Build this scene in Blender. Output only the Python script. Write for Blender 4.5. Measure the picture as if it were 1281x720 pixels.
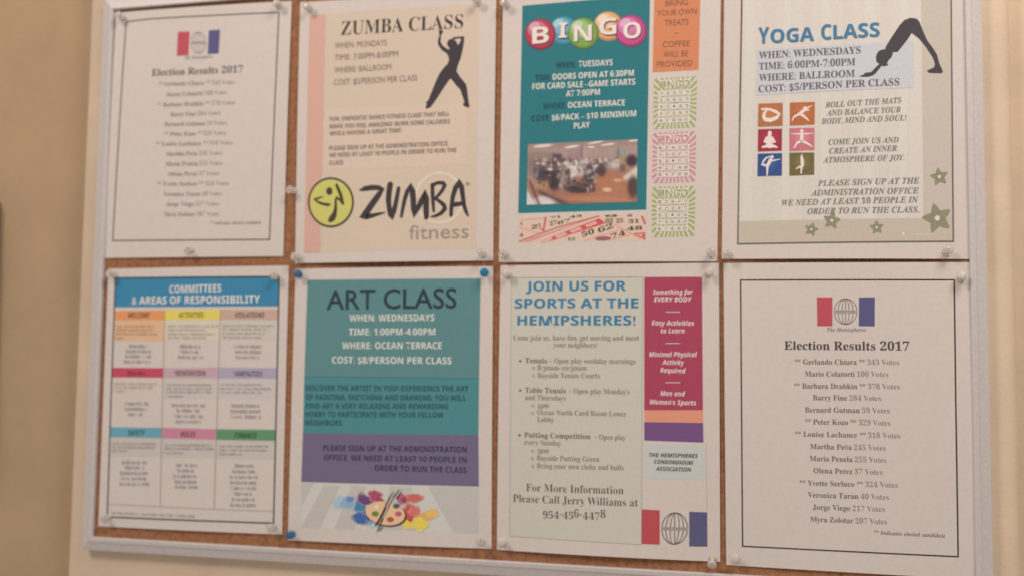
# Notice board with eight flyers and sheets pinned to cork, photographed from about one metre.
# Units: the tables below are centimetres in the plane of the board (x right, y up, z out of the wall).
import bpy, bmesh, math, random
import numpy as np
from mathutils import Matrix, Vector

for o in list(bpy.data.objects): bpy.data.objects.remove(o)
SC = bpy.context.scene
COL = SC.collection
LIFT = 150.0                                    # height of the table origin above the floor, cm
def W(x, y, z): return Vector((x/100, -z/100, (y+LIFT)/100))

# ------------------------------------------------------------------ camera
cam = bpy.data.cameras.new('camera'); camo = bpy.data.objects.new('camera', cam); COL.objects.link(camo)
R = ((0.96994801, 0.0058898, 0.24324095), (0.01193967, 0.99735044, -0.07176034), (-0.24301912, 0.07250802, 0.96730776))
M = Matrix(((R[0][0], R[0][1], R[0][2]), (-R[2][0], -R[2][1], -R[2][2]), (R[1][0], R[1][1], R[1][2]))).to_4x4()
M.translation = W(13.6189, -4.0134, 101.6805)
camo.matrix_world = M
cam.sensor_fit = 'HORIZONTAL'; cam.sensor_width = 36; cam.lens = 1322.204/1281*36
cam.clip_start = 0.02; cam.clip_end = 100
cam.dof.use_dof = True; cam.dof.focus_distance = 0.90; cam.dof.aperture_fstop = 3.2
SC.camera = camo
# ------------------------------------------------------------------ light
world = bpy.data.worlds.new('World'); SC.world = world; world.use_nodes = True
bg = world.node_tree.nodes['Background']
bg.inputs[0].default_value = (1.0, 0.81, 0.69, 1); bg.inputs[1].default_value = 0.33
def area(name, pos, target, sx, sy, watts, col):
    l = bpy.data.lights.new(name, 'AREA'); l.shape = 'RECTANGLE'; l.size = sx; l.size_y = sy; l.energy = watts; l.color = col
    o = bpy.data.objects.new(name, l); COL.objects.link(o); o.location = W(*pos)
    o.rotation_euler = (W(*target)-W(*pos)).to_track_quat('-Z', 'Y').to_euler()
    return o
area('ceiling_lamp', (-125, 150, 165), (-20, -10, 0), 0.6, 0.6, 18, (1.0, 0.81, 0.695))
area('ceiling_lamp', (70, 122, 88), (18, 5, 0), 0.6, 0.6, 11, (1.0, 0.81, 0.695))
SC.view_settings.view_transform = 'Standard'; SC.view_settings.look = 'None'
SC.view_settings.exposure = 0.08; SC.view_settings.gamma = 1
SC.render.engine = 'CYCLES'
SC.cycles.max_bounces = 8

# ------------------------------------------------------------------ materials
def lin(c): return c/12.92 if c <= .04045 else ((c+.055)/1.055)**2.4
def tint(h): return tuple(lin(v/255) for v in h)
def new_mat(name):
    m = bpy.data.materials.new(name); m.use_nodes = True
    nt = m.node_tree; return m, nt, nt.nodes['Principled BSDF']
def noise(nt, scale, detail=4, rough=.55, coord='Object'):
    tc = nt.nodes.new('ShaderNodeTexCoord'); n = nt.nodes.new('ShaderNodeTexNoise')
    n.inputs['Scale'].default_value = scale; n.inputs['Detail'].default_value = detail; n.inputs['Roughness'].default_value = rough
    nt.links.new(tc.outputs[coord], n.inputs['Vector']); return n
def ramp(nt, src, stops):
    r = nt.nodes.new('ShaderNodeValToRGB'); el = r.color_ramp.elements
    while len(el) < len(stops): el.new(.5)
    for e, (p, c) in zip(el, stops): e.position = p; e.color = (*c, 1)
    nt.links.new(src, r.inputs[0]); return r
def bump_node(nt, b, src, strength, dist):
    n = nt.nodes.new('ShaderNodeBump'); n.inputs['Strength'].default_value = strength; n.inputs['Distance'].default_value = dist
    nt.links.new(src, n.inputs['Height']); nt.links.new(n.outputs[0], b.inputs['Normal'])
INKS = {}
def ink(h):
    "printed colour: faint toner mottle over matt paper"
    if h in INKS: return INKS[h]
    m, nt, b = new_mat('print_ink'); c = tint(h)
    n = noise(nt, 420, 3)
    r = ramp(nt, n.outputs[0], [(.25, tuple(v*.955 for v in c)), (.75, tuple(min(1, v*1.045) for v in c))])
    nt.links.new(r.outputs[0], b.inputs['Base Color'])
    b.inputs['Roughness'].default_value = .62; b.inputs['Specular IOR Level'].default_value = .3
    INKS[h] = m; return m
def make_paper():
    m, nt, b = new_mat('white_paper')
    n = noise(nt, 260, 5, .6); c = (.78, .78, .78)
    r = ramp(nt, n.outputs[0], [(.3, tuple(v*.97 for v in c)), (.7, tuple(v*1.03 for v in c))])
    nt.links.new(r.outputs[0], b.inputs['Base Color'])
    n2 = noise(nt, 22, 3); bump_node(nt, b, n2.outputs[0], .22, .0012)
    b.inputs['Roughness'].default_value = .6; b.inputs['Specular IOR Level'].default_value = .3
    return m
PAPER = make_paper()
def make_cork():
    m, nt, b = new_mat('cork')
    n = noise(nt, 180, 6, .7)
    r = ramp(nt, n.outputs[0], [(.30, (.19, .090, .048)), (.46, (.36, .182, .098)), (.60, (.43, .226, .126)), (.75, (.55, .33, .20))])
    nt.links.new(r.outputs[0], b.inputs['Base Color']); bump_node(nt, b, n.outputs[0], .5, .001)
    b.inputs['Roughness'].default_value = .9; b.inputs['Specular IOR Level'].default_value = .15
    return m
def make_wall(name, c):
    m, nt, b = new_mat(name)
    n = noise(nt, 14, 6, .6)
    r = ramp(nt, n.outputs[0], [(.3, tuple(v*.93 for v in c)), (.7, tuple(v*1.06 for v in c))])
    nt.links.new(r.outputs[0], b.inputs['Base Color'])
    n2 = noise(nt, 190, 5, .6); bump_node(nt, b, n2.outputs[0], .35, .0012)
    b.inputs['Roughness'].default_value = .75; b.inputs['Specular IOR Level'].default_value = .3
    return m
def make_metal():
    m, nt, b = new_mat('satin_aluminium')
    tc = nt.nodes.new('ShaderNodeTexCoord'); n = noise(nt, 300, 3)
    r = ramp(nt, n.outputs[0], [(.3, (.68, .70, .73)), (.7, (.76, .78, .81))])
    nt.links.new(r.outputs[0], b.inputs['Base Color'])
    b.inputs['Metallic'].default_value = .12; b.inputs['Roughness'].default_value = .5
    return m
def plastic(name, c, trans, rough, ior=1.49):
    m, nt, b = new_mat(name)
    b.inputs['Base Color'].default_value = (*c, 1); b.inputs['Transmission Weight'].default_value = trans
    b.inputs['Roughness'].default_value = rough; b.inputs['IOR'].default_value = ior
    return m
CORK = make_cork(); METAL = make_metal()
BROWN = make_wall('tan_wall_paint', (.53, .41, .272)); CREAM = make_wall('cream_wall_paint', (.82, .715, .565))
STEEL = new_mat('steel')[0]; STEEL.node_tree.nodes['Principled BSDF'].inputs['Metallic'].default_value = 1
STEEL.node_tree.nodes['Principled BSDF'].inputs['Roughness'].default_value = .25
DARK = plastic('black_lacquer', (.02, .022, .026), 0, .35)
PICTURE = None
def painted_mat():
    m, nt, b = new_mat('colour_photo_print')
    a = nt.nodes.new('ShaderNodeAttribute'); a.attribute_name = 'print_colour'
    nt.links.new(a.outputs['Color'], b.inputs['Base Color']); b.inputs['Roughness'].default_value = .6
    return m
PICTURE = painted_mat()

# ------------------------------------------------------------------ object helpers
def tag(o, label=None, cat=None, group=None, kind=None):
    for k, v in (('label', label), ('category', cat), ('group', group), ('kind', kind)):
        if v: o[k] = v
    return o
def link_mesh(name, verts, faces, mats, idx=None, parent=None, smooth=False):
    me = bpy.data.meshes.new(name); me.from_pydata([tuple(v) for v in verts], [], faces)
    for m in mats: me.materials.append(m)
    if idx is not None: me.polygons.foreach_set('material_index', idx)
    if smooth: me.polygons.foreach_set('use_smooth', [True]*len(me.polygons))
    me.update()
    o = bpy.data.objects.new(name, me); COL.objects.link(o)
    if parent: o.parent = parent
    return o
def box_mesh(bm, x0, x1, y0, y1, z0, z1):
    v = [bm.verts.new(W(x, y, z)) for x in (x0, x1) for y in (y0, y1) for z in (z0, z1)]
    for f in ((0,1,3,2), (4,6,7,5), (0,4,5,1), (2,3,7,6), (0,2,6,4), (1,5,7,3)): bm.faces.new([v[i] for i in f])
def bm_obj(name, bm, mat, parent=None, smooth=False):
    bmesh.ops.recalc_face_normals(bm, faces=bm.faces)
    me = bpy.data.meshes.new(name); bm.to_mesh(me); bm.free(); me.materials.append(mat)
    if smooth:
        me.polygons.foreach_set('use_smooth', [True]*len(me.polygons))
    o = bpy.data.objects.new(name, me); COL.objects.link(o)
    if parent: o.parent = parent
    return o

# ------------------------------------------------------------------ setting: three wall faces
bm = bmesh.new(); box_mesh(bm, -190, -40, -150, 125, -9, -4)
tag(bm_obj('wall_left', bm, BROWN), kind='structure', label='tan painted wall set back left of the notice board')
prof = [(-62.06, -4.2), (-62.06, -1.15), (-61.95, -1.0)]
for i in range(13):
    a = i/12*math.pi/2; prof.append((33.55+.95*math.sin(a), -1.95+.95*math.cos(a)))
prof += [(34.5, -4.2)]
vs = [W(x, y, z) for x, z in prof for y in (-150, 125)]
fs = [(2*i, 2*i+2, 2*i+3, 2*i+1) for i in range(len(prof)-1)]
o = link_mesh('wall_column', vs, fs, [CREAM]); tag(o, kind='structure', label='cream painted wall section carrying the notice board')
for p in o.data.polygons: p.use_smooth = 2 <= p.index <= 14
bm = bmesh.new(); box_mesh(bm, 20, 170, -150, 125, -9, -3.0)
tag(bm_obj('wall_right', bm, CREAM), kind='structure', label='cream wall beyond the rounded corner at the right')

# ------------------------------------------------------------------ notice board: cork in an aluminium frame
X0, X1, Y0, Y1 = -59.7, 31.85, -24.6, 36.45
board = bpy.data.objects.new('notice_board', None); COL.objects.link(board); board.location = W((X0+X1)/2, Y0, -1.0)
tag(board, 'wide cork notice board in a satin grey aluminium frame, covered with flyers', 'notice board')
bpy.context.view_layer.update()
def child_of(o, root):
    o.parent = root; o.matrix_parent_inverse = Matrix.Translation(-root.location); return o
bm = bmesh.new(); box_mesh(bm, X0+.3, X1-.3, Y0+.3, Y1-.3, -.97, 0)
child_of(bm_obj('cork_panel', bm, CORK), board)
RAIL = [(0, -1.0), (0, .0), (.03, .06), (.90, .34), (.93, .37), (.97, .43), (1.36, .49), (1.44, .46), (1.48, .38), (1.48, .02)]
corners = [(X0, Y0, 1, 1), (X1, Y0, -1, 1), (X1, Y1, -1, -1), (X0, Y1, 1, -1)]
for i, lb in enumerate(('bottom rail with a shadow beneath', 'right rail', 'top rail', 'left rail')):
    a, b = corners[i], corners[(i+1) % 4]
    vs = []
    for c in (a, b):
        for w, z in RAIL: vs.append(W(c[0]+c[2]*w, c[1]+c[3]*w, z))
    n = len(RAIL); fs = [(j, j+1, n+j+1, n+j) for j in range(n-1)]
    r = link_mesh('frame_rail', vs, fs, [METAL]); child_of(r, board)

# ------------------------------------------------------------------ dark framed thing at the photo's left edge
fr = bpy.data.objects.new('picture_frame', None); COL.objects.link(fr); fr.location = W(-97.5, -19, -4)
tag(fr, 'black framed piece on the tan wall, only its right edge in view', 'frame')
bpy.context.view_layer.update()
bm = bmesh.new(); FX0, FX1, FY0, FY1, t = -120, -74.65, -19, 13.8, 2.2
for q in ((FX0, FX1, FY0, FY0+t), (FX0, FX1, FY1-t, FY1), (FX0, FX0+t, FY0+t, FY1-t), (FX1-t, FX1, FY0+t, FY1-t)): box_mesh(bm, *q, -3.98, -2.2)
bmesh.ops.bevel(bm, geom=bm.edges[:], offset=.0012, segments=2, affect='EDGES')
child_of(bm_obj('frame', bm, DARK), fr)
bm = bmesh.new(); box_mesh(bm, FX0+t, FX1-t, FY0+t, FY1-t, -3.97, -3.2)
child_of(bm_obj('panel', bm, plastic('dark_panel', (.05, .055, .06), 0, .3)), fr)

fr.rotation_euler = (0, -math.radians(1.6), 0)    # hangs a little crooked

# ------------------------------------------------------------------ what is printed on each sheet (cm from the sheet's bottom centre)
POSTERS = [
 ('election_sheet', 'plain white election results sheet in a thin black border, above the committees chart', 'notice', (-47.532, 7.042), [(-10.55, 27.641), (10.898, 27.423), (10.728, -0.037), (-10.763, 0.043)], (0.14, 0.24, 0.1), 1, [
  ('border_line', None, None, [
   ['l',(71,69,73),1,0.13,[(-9.172,26.504),(-5.869,26.575),(9.455,26.247),(9.112,1.747),(-9.787,1.947),(-9.172,26.504),(-5.869,26.575)]]]),
  ('logo', None, None, [
   ['t',(128,130,134),1,'The Hemispheres', 'SI',-1.583,21.728,1.802,21.706,0.355]]),
  ('colour_bar', 1, 'red bar of the logo', [
   ['q',(205,97,115),1,[(-2.549,24.881),(-1.083,24.819),(-1.168,22.174),(-2.597,22.171)]]]),
  ('colour_bar', 1, 'blue bar of the logo', [
   ['q',(101,104,160),1,[(1.221,24.792),(2.588,24.784),(2.492,22.133),(1.162,22.159)]]]),
  ('globe', 1, None, [
   ['r',(90,90,92),2,(0.019,23.486),(0.922,-0.057),(0.036,-1.208),0.05],
   ['r',(172,174,175),2,(0.019,23.486),(0.305,-0.019),(0.036,-1.208),0.05],
   ['r',(172,174,175),2,(0.019,23.486),(0.628,-0.039),(0.036,-1.208),0.05],
   ['l',(172,174,175),2,0.05,[(-0.016,24.695),(0.055,22.278)]],
   ['q',(219,223,225),3,[(-0.912,23.69),(0.937,23.573),(0.945,23.284),(-0.904,23.399)]],
   ['t',(118,120,124),4,'HEMISPHERES', 'B',-0.877,23.434,0.917,23.322,0.229]]),
  ('heading', None, None, [
   ['t',(108,107,111),1,'Election Results 2017', 'SB',-5.647,20.112,5.441,19.914,0.762]]),
  ('vote_list', None, None, [
   ['t',(124,124,128),1,'** Gerlando Chiara **|343 Votes', 'SV',-4.737,18.944,4.52,18.668,0.46],
   ['t',(124,124,128),1,'Mario Colatorti|100 Votes', 'SV',-3.735,17.707,3.627,17.612,0.46],
   ['t',(124,124,128),1,'** Barbara Drabkin **|378 Votes', 'SV',-4.845,16.62,4.591,16.442,0.46],
   ['t',(124,124,128),1,'Barry Fine|284 Votes', 'SV',-3.134,15.466,2.942,15.386,0.459],
   ['t',(124,124,128),1,'Bernard Gutman|59 Votes', 'SV',-3.828,14.414,3.697,14.266,0.458],
   ['t',(124,124,128),1,'** Peter Kozo **|329 Votes', 'SV',-3.835,13.324,3.657,13.177,0.458],
   ['t',(124,124,128),1,'** Louise Lachance **|318 Votes', 'SV',-4.834,12.263,4.485,12.071,0.458],
   ['t',(124,124,128),1,'Martha Peña|245 Votes', 'SV',-3.507,11.118,3.271,11.005,0.457],
   ['t',(124,124,128),1,'Maria Penela|255 Votes', 'SV',-3.523,10.015,3.31,9.889,0.457],
   ['t',(124,124,128),1,'Olena Perez|37 Votes', 'SV',-3.149,8.893,2.957,8.788,0.456],
   ['t',(124,124,128),1,'** Yvette Serluco **|324 Votes', 'SV',-4.534,7.833,4.187,7.674,0.455],
   ['t',(124,124,128),1,'Veronica Taran|40 Votes', 'SV',-3.667,6.699,3.427,6.587,0.455],
   ['t',(124,124,128),1,'Jorge Viego|217 Votes', 'SV',-3.291,5.592,3.077,5.496,0.454],
   ['t',(124,124,128),1,'Myra Zolotar|207 Votes', 'SV',-3.49,4.483,3.166,4.387,0.453]]),
  ('footnote', None, None, [
   ['t',(124,124,128),1,'** Indicates elected candidate', 'SI',2.098,3.467,8.099,3.416,0.345]]),
 ]),
 ('fitness_flyer', 'beige dance class flyer with dancer silhouette and round yellow emblem', 'flyer', (-24.647, 6.249), [(-10.999, 28.005), (10.714, 27.412), (10.75, 0.01), (-10.771, -0.005)], (0.46, 0.14, 0.16), 2, [
  ('printed_panel', None, None, [
   ['q',(229,221,207),1,[(-9.846,26.488),(8.925,26.359),(9.007,1.188),(-9.755,1.102)]],
   ['q',(233,224,212),2,[(-7.756,16.292),(7.919,16.008),(7.973,9.727),(-7.7,9.71)]]]),
  ('ribbed_strip', None, None, [
   ['q',(239,205,195),3,[(-9.846,26.488),(-8.107,26.471),(-8.075,26.334),(-9.844,26.353)]],
   ['q',(223,186,176),3,[(-9.844,26.353),(-8.075,26.334),(-8.044,26.197),(-9.843,26.218)]],
   ['q',(239,205,195),3,[(-9.843,26.218),(-8.044,26.197),(-8.017,26.06),(-9.842,26.083)]],
   ['q',(223,186,176),3,[(-9.842,26.083),(-8.017,26.06),(-7.993,25.924),(-9.84,25.948)]],
   ['q',(239,205,195),3,[(-9.84,25.948),(-7.993,25.924),(-7.974,25.788),(-9.839,25.813)]],
   ['q',(223,186,176),3,[(-9.839,25.813),(-7.974,25.788),(-7.961,25.652),(-9.838,25.678)]],
   ['q',(239,205,195),3,[(-9.838,25.678),(-7.961,25.652),(-7.954,25.517),(-9.837,25.543)]],
   ['q',(223,186,176),3,[(-9.837,25.543),(-7.954,25.517),(-7.954,25.383),(-9.835,25.408)]],
   ['q',(239,205,195),3,[(-9.835,25.408),(-7.954,25.383),(-7.961,25.249),(-9.834,25.273)]],
   ['q',(223,186,176),3,[(-9.834,25.273),(-7.961,25.249),(-7.974,25.115),(-9.833,25.139)]],
   ['q',(239,205,195),3,[(-9.833,25.139),(-7.974,25.115),(-7.992,24.982),(-9.831,25.004)]],
   ['q',(223,186,176),3,[(-9.831,25.004),(-7.992,24.982),(-8.015,24.85),(-9.83,24.869)]],
   ['q',(239,205,195),3,[(-9.83,24.869),(-8.015,24.85),(-8.042,24.717),(-9.829,24.734)]],
   ['q',(223,186,176),3,[(-9.829,24.734),(-8.042,24.717),(-8.071,24.585),(-9.828,24.6)]],
   ['q',(239,205,195),3,[(-9.828,24.6),(-8.071,24.585),(-8.087,24.451),(-9.826,24.465)]],
   ['q',(223,186,176),3,[(-9.826,24.465),(-8.087,24.451),(-8.055,24.315),(-9.825,24.33)]],
   ['q',(239,205,195),3,[(-9.825,24.33),(-8.055,24.315),(-8.025,24.179),(-9.824,24.196)]],
   ['q',(223,186,176),3,[(-9.824,24.196),(-8.025,24.179),(-7.998,24.043),(-9.823,24.061)]],
   ['q',(239,205,195),3,[(-9.823,24.061),(-7.998,24.043),(-7.976,23.907),(-9.821,23.927)]],
   ['q',(223,186,176),3,[(-9.821,23.927),(-7.976,23.907),(-7.958,23.772),(-9.82,23.792)]],
   ['q',(239,205,195),3,[(-9.82,23.792),(-7.958,23.772),(-7.947,23.637),(-9.819,23.658)]],
   ['q',(223,186,176),3,[(-9.819,23.658),(-7.947,23.637),(-7.941,23.502),(-9.818,23.523)]],
   ['q',(239,205,195),3,[(-9.818,23.523),(-7.941,23.502),(-7.943,23.368),(-9.816,23.389)]],
   ['q',(223,186,176),3,[(-9.816,23.389),(-7.943,23.368),(-7.951,23.235),(-9.815,23.254)]],
   ['q',(239,205,195),3,[(-9.815,23.254),(-7.951,23.235),(-7.965,23.102),(-9.814,23.12)]],
   ['q',(223,186,176),3,[(-9.814,23.12),(-7.965,23.102),(-7.984,22.969),(-9.813,22.986)]],
   ['q',(239,205,195),3,[(-9.813,22.986),(-7.984,22.969),(-8.008,22.836),(-9.812,22.851)]],
   ['q',(223,186,176),3,[(-9.812,22.851),(-8.008,22.836),(-8.036,22.704),(-9.81,22.717)]],
   ['q',(239,205,195),3,[(-9.81,22.717),(-8.036,22.704),(-8.065,22.572),(-9.809,22.583)]],
   ['q',(223,186,176),3,[(-9.809,22.583),(-8.065,22.572),(-8.067,22.438),(-9.808,22.449)]],
   ['q',(239,205,195),3,[(-9.808,22.449),(-8.067,22.438),(-8.035,22.302),(-9.807,22.315)]],
   ['q',(223,186,176),3,[(-9.807,22.315),(-8.035,22.302),(-8.006,22.167),(-9.806,22.181)]],
   ['q',(239,205,195),3,[(-9.806,22.181),(-8.006,22.167),(-7.98,22.031),(-9.805,22.047)]],
   ['q',(223,186,176),3,[(-9.805,22.047),(-7.98,22.031),(-7.959,21.896),(-9.803,21.912)]],
   ['q',(239,205,195),3,[(-9.803,21.912),(-7.959,21.896),(-7.943,21.761),(-9.802,21.778)]],
   ['q',(223,186,176),3,[(-9.802,21.778),(-7.943,21.761),(-7.933,21.627),(-9.801,21.644)]],
   ['q',(239,205,195),3,[(-9.801,21.644),(-7.933,21.627),(-7.929,21.493),(-9.8,21.511)]],
   ['q',(223,186,176),3,[(-9.8,21.511),(-7.929,21.493),(-7.932,21.36),(-9.799,21.377)]],
   ['q',(239,205,195),3,[(-9.799,21.377),(-7.932,21.36),(-7.941,21.227),(-9.798,21.243)]],
   ['q',(223,186,176),3,[(-9.798,21.243),(-7.941,21.227),(-7.957,21.094),(-9.797,21.109)]],
   ['q',(239,205,195),3,[(-9.797,21.109),(-7.957,21.094),(-7.977,20.961),(-9.796,20.975)]],
   ['q',(223,186,176),3,[(-9.796,20.975),(-7.977,20.961),(-8.002,20.829),(-9.795,20.841)]],
   ['q',(239,205,195),3,[(-9.795,20.841),(-8.002,20.829),(-8.03,20.697),(-9.793,20.707)]],
   ['q',(223,186,176),3,[(-9.793,20.707),(-8.03,20.697),(-8.06,20.565),(-9.792,20.574)]],
   ['q',(239,205,195),3,[(-9.792,20.574),(-8.06,20.565),(-8.047,20.431),(-9.791,20.44)]],
   ['q',(223,186,176),3,[(-9.791,20.44),(-8.047,20.431),(-8.016,20.296),(-9.79,20.306)]],
   ['q',(239,205,195),3,[(-9.79,20.306),(-8.016,20.296),(-7.988,20.161),(-9.789,20.173)]],
   ['q',(223,186,176),3,[(-9.789,20.173),(-7.988,20.161),(-7.963,20.026),(-9.788,20.039)]],
   ['q',(239,205,195),3,[(-9.788,20.039),(-7.963,20.026),(-7.943,19.892),(-9.787,19.906)]],
   ['q',(223,186,176),3,[(-9.787,19.906),(-7.943,19.892),(-7.928,19.757),(-9.786,19.772)]],
   ['q',(239,205,195),3,[(-9.786,19.772),(-7.928,19.757),(-7.919,19.624),(-9.785,19.639)]],
   ['q',(223,186,176),3,[(-9.785,19.639),(-7.919,19.624),(-7.917,19.49),(-9.784,19.505)]],
   ['q',(239,205,195),3,[(-9.784,19.505),(-7.917,19.49),(-7.922,19.357),(-9.783,19.372)]],
   ['q',(223,186,176),3,[(-9.783,19.372),(-7.922,19.357),(-7.933,19.224),(-9.782,19.238)]],
   ['q',(239,205,195),3,[(-9.782,19.238),(-7.933,19.224),(-7.949,19.092),(-9.781,19.105)]],
   ['q',(223,186,176),3,[(-9.781,19.105),(-7.949,19.092),(-7.971,18.96),(-9.781,18.972)]],
   ['q',(239,205,195),3,[(-9.781,18.972),(-7.971,18.96),(-7.996,18.828),(-9.78,18.838)]],
   ['q',(223,186,176),3,[(-9.78,18.838),(-7.996,18.828),(-8.025,18.697),(-9.779,18.705)]],
   ['q',(239,205,195),3,[(-9.779,18.705),(-8.025,18.697),(-8.055,18.565),(-9.778,18.572)]],
   ['q',(223,186,176),3,[(-9.778,18.572),(-8.055,18.565),(-8.028,18.43),(-9.777,18.439)]],
   ['q',(239,205,195),3,[(-9.777,18.439),(-8.028,18.43),(-7.998,18.296),(-9.776,18.305)]],
   ['q',(223,186,176),3,[(-9.776,18.305),(-7.998,18.296),(-7.97,18.161),(-9.775,18.172)]],
   ['q',(239,205,195),3,[(-9.775,18.172),(-7.97,18.161),(-7.946,18.027),(-9.774,18.039)]],
   ['q',(223,186,176),3,[(-9.774,18.039),(-7.946,18.027),(-7.927,17.893),(-9.773,17.906)]],
   ['q',(239,205,195),3,[(-9.773,17.906),(-7.927,17.893),(-7.914,17.76),(-9.773,17.773)]],
   ['q',(223,186,176),3,[(-9.773,17.773),(-7.914,17.76),(-7.907,17.626),(-9.772,17.64)]],
   ['q',(239,205,195),3,[(-9.772,17.64),(-7.907,17.626),(-7.907,17.493),(-9.771,17.507)]],
   ['q',(223,186,176),3,[(-9.771,17.507),(-7.907,17.493),(-7.913,17.361),(-9.77,17.374)]],
   ['q',(239,205,195),3,[(-9.77,17.374),(-7.913,17.361),(-7.925,17.229),(-9.769,17.241)]],
   ['q',(223,186,176),3,[(-9.769,17.241),(-7.925,17.229),(-7.943,17.097),(-9.769,17.108)]],
   ['q',(239,205,195),3,[(-9.769,17.108),(-7.943,17.097),(-7.965,16.965),(-9.768,16.976)]],
   ['q',(223,186,176),3,[(-9.768,16.976),(-7.965,16.965),(-7.992,16.833),(-9.767,16.843)]],
   ['q',(239,205,195),3,[(-9.767,16.843),(-7.992,16.833),(-8.021,16.702),(-9.766,16.71)]],
   ['q',(223,186,176),3,[(-9.766,16.71),(-8.021,16.702),(-8.041,16.57),(-9.766,16.577)]],
   ['q',(239,205,195),3,[(-9.766,16.577),(-8.041,16.57),(-8.01,16.436),(-9.765,16.445)]],
   ['q',(223,186,176),3,[(-9.765,16.445),(-8.01,16.436),(-7.98,16.302),(-9.764,16.312)]],
   ['q',(239,205,195),3,[(-9.764,16.312),(-7.98,16.302),(-7.954,16.168),(-9.764,16.179)]],
   ['q',(223,186,176),3,[(-9.764,16.179),(-7.954,16.168),(-7.931,16.035),(-9.763,16.047)]],
   ['q',(239,205,195),3,[(-9.763,16.047),(-7.931,16.035),(-7.913,15.901),(-9.762,15.914)]],
   ['q',(223,186,176),3,[(-9.762,15.914),(-7.913,15.901),(-7.902,15.768),(-9.761,15.781)]],
   ['q',(239,205,195),3,[(-9.761,15.781),(-7.902,15.768),(-7.896,15.635),(-9.761,15.649)]],
   ['q',(223,186,176),3,[(-9.761,15.649),(-7.896,15.635),(-7.897,15.503),(-9.76,15.516)]],
   ['q',(239,205,195),3,[(-9.76,15.516),(-7.897,15.503),(-7.905,15.371),(-9.76,15.384)]],
   ['q',(223,186,176),3,[(-9.76,15.384),(-7.905,15.371),(-7.919,15.239),(-9.759,15.251)]],
   ['q',(239,205,195),3,[(-9.759,15.251),(-7.919,15.239),(-7.938,15.107),(-9.758,15.119)]],
   ['q',(223,186,176),3,[(-9.758,15.119),(-7.938,15.107),(-7.961,14.976),(-9.758,14.987)]],
   ['q',(239,205,195),3,[(-9.758,14.987),(-7.961,14.976),(-7.988,14.845),(-9.757,14.854)]],
   ['q',(223,186,176),3,[(-9.757,14.854),(-7.988,14.845),(-8.018,14.714),(-9.757,14.722)]],
   ['q',(239,205,195),3,[(-9.757,14.722),(-8.018,14.714),(-8.024,14.582),(-9.756,14.59)]],
   ['q',(223,186,176),3,[(-9.756,14.59),(-8.024,14.582),(-7.993,14.448),(-9.756,14.457)]],
   ['q',(239,205,195),3,[(-9.756,14.457),(-7.993,14.448),(-7.964,14.315),(-9.755,14.325)]],
   ['q',(223,186,176),3,[(-9.755,14.325),(-7.964,14.315),(-7.939,14.181),(-9.755,14.193)]],
   ['q',(239,205,195),3,[(-9.755,14.193),(-7.939,14.181),(-7.917,14.048),(-9.754,14.061)]],
   ['q',(223,186,176),3,[(-9.754,14.061),(-7.917,14.048),(-7.901,13.915),(-9.754,13.929)]],
   ['q',(239,205,195),3,[(-9.754,13.929),(-7.901,13.915),(-7.891,13.783),(-9.753,13.797)]],
   ['q',(223,186,176),3,[(-9.753,13.797),(-7.891,13.783),(-7.887,13.651),(-9.753,13.664)]],
   ['q',(239,205,195),3,[(-9.753,13.664),(-7.887,13.651),(-7.89,13.519),(-9.752,13.532)]],
   ['q',(223,186,176),3,[(-9.752,13.532),(-7.89,13.519),(-7.899,13.387),(-9.752,13.4)]],
   ['q',(239,205,195),3,[(-9.752,13.4),(-7.899,13.387),(-7.914,13.255),(-9.751,13.268)]],
   ['q',(223,186,176),3,[(-9.751,13.268),(-7.914,13.255),(-7.934,13.124),(-9.751,13.136)]],
   ['q',(239,205,195),3,[(-9.751,13.136),(-7.934,13.124),(-7.958,12.993),(-9.751,13.005)]],
   ['q',(223,186,176),3,[(-9.751,13.005),(-7.958,12.993),(-7.986,12.862),(-9.75,12.873)]],
   ['q',(239,205,195),3,[(-9.75,12.873),(-7.986,12.862),(-8.016,12.732),(-9.75,12.741)]],
   ['q',(223,186,176),3,[(-9.75,12.741),(-8.016,12.732),(-8.008,12.599),(-9.75,12.609)]],
   ['q',(239,205,195),3,[(-9.75,12.609),(-8.008,12.599),(-7.978,12.466),(-9.749,12.477)]],
   ['q',(223,186,176),3,[(-9.749,12.477),(-7.978,12.466),(-7.95,12.333),(-9.749,12.345)]],
   ['q',(239,205,195),3,[(-9.749,12.345),(-7.95,12.333),(-7.925,12.2),(-9.749,12.214)]],
   ['q',(223,186,176),3,[(-9.749,12.214),(-7.925,12.2),(-7.905,12.068),(-9.748,12.082)]],
   ['q',(239,205,195),3,[(-9.748,12.082),(-7.905,12.068),(-7.89,11.936),(-9.748,11.95)]],
   ['q',(223,186,176),3,[(-9.748,11.95),(-7.89,11.936),(-7.881,11.803),(-9.748,11.818)]],
   ['q',(239,205,195),3,[(-9.748,11.818),(-7.881,11.803),(-7.879,11.672),(-9.747,11.687)]],
   ['q',(223,186,176),3,[(-9.747,11.687),(-7.879,11.672),(-7.883,11.54),(-9.747,11.555)]],
   ['q',(239,205,195),3,[(-9.747,11.555),(-7.883,11.54),(-7.894,11.409),(-9.747,11.423)]],
   ['q',(223,186,176),3,[(-9.747,11.423),(-7.894,11.409),(-7.91,11.278),(-9.747,11.292)]],
   ['q',(239,205,195),3,[(-9.747,11.292),(-7.91,11.278),(-7.931,11.147),(-9.746,11.16)]],
   ['q',(223,186,176),3,[(-9.746,11.16),(-7.931,11.147),(-7.957,11.016),(-9.746,11.029)]],
   ['q',(239,205,195),3,[(-9.746,11.029),(-7.957,11.016),(-7.985,10.886),(-9.746,10.897)]],
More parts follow.
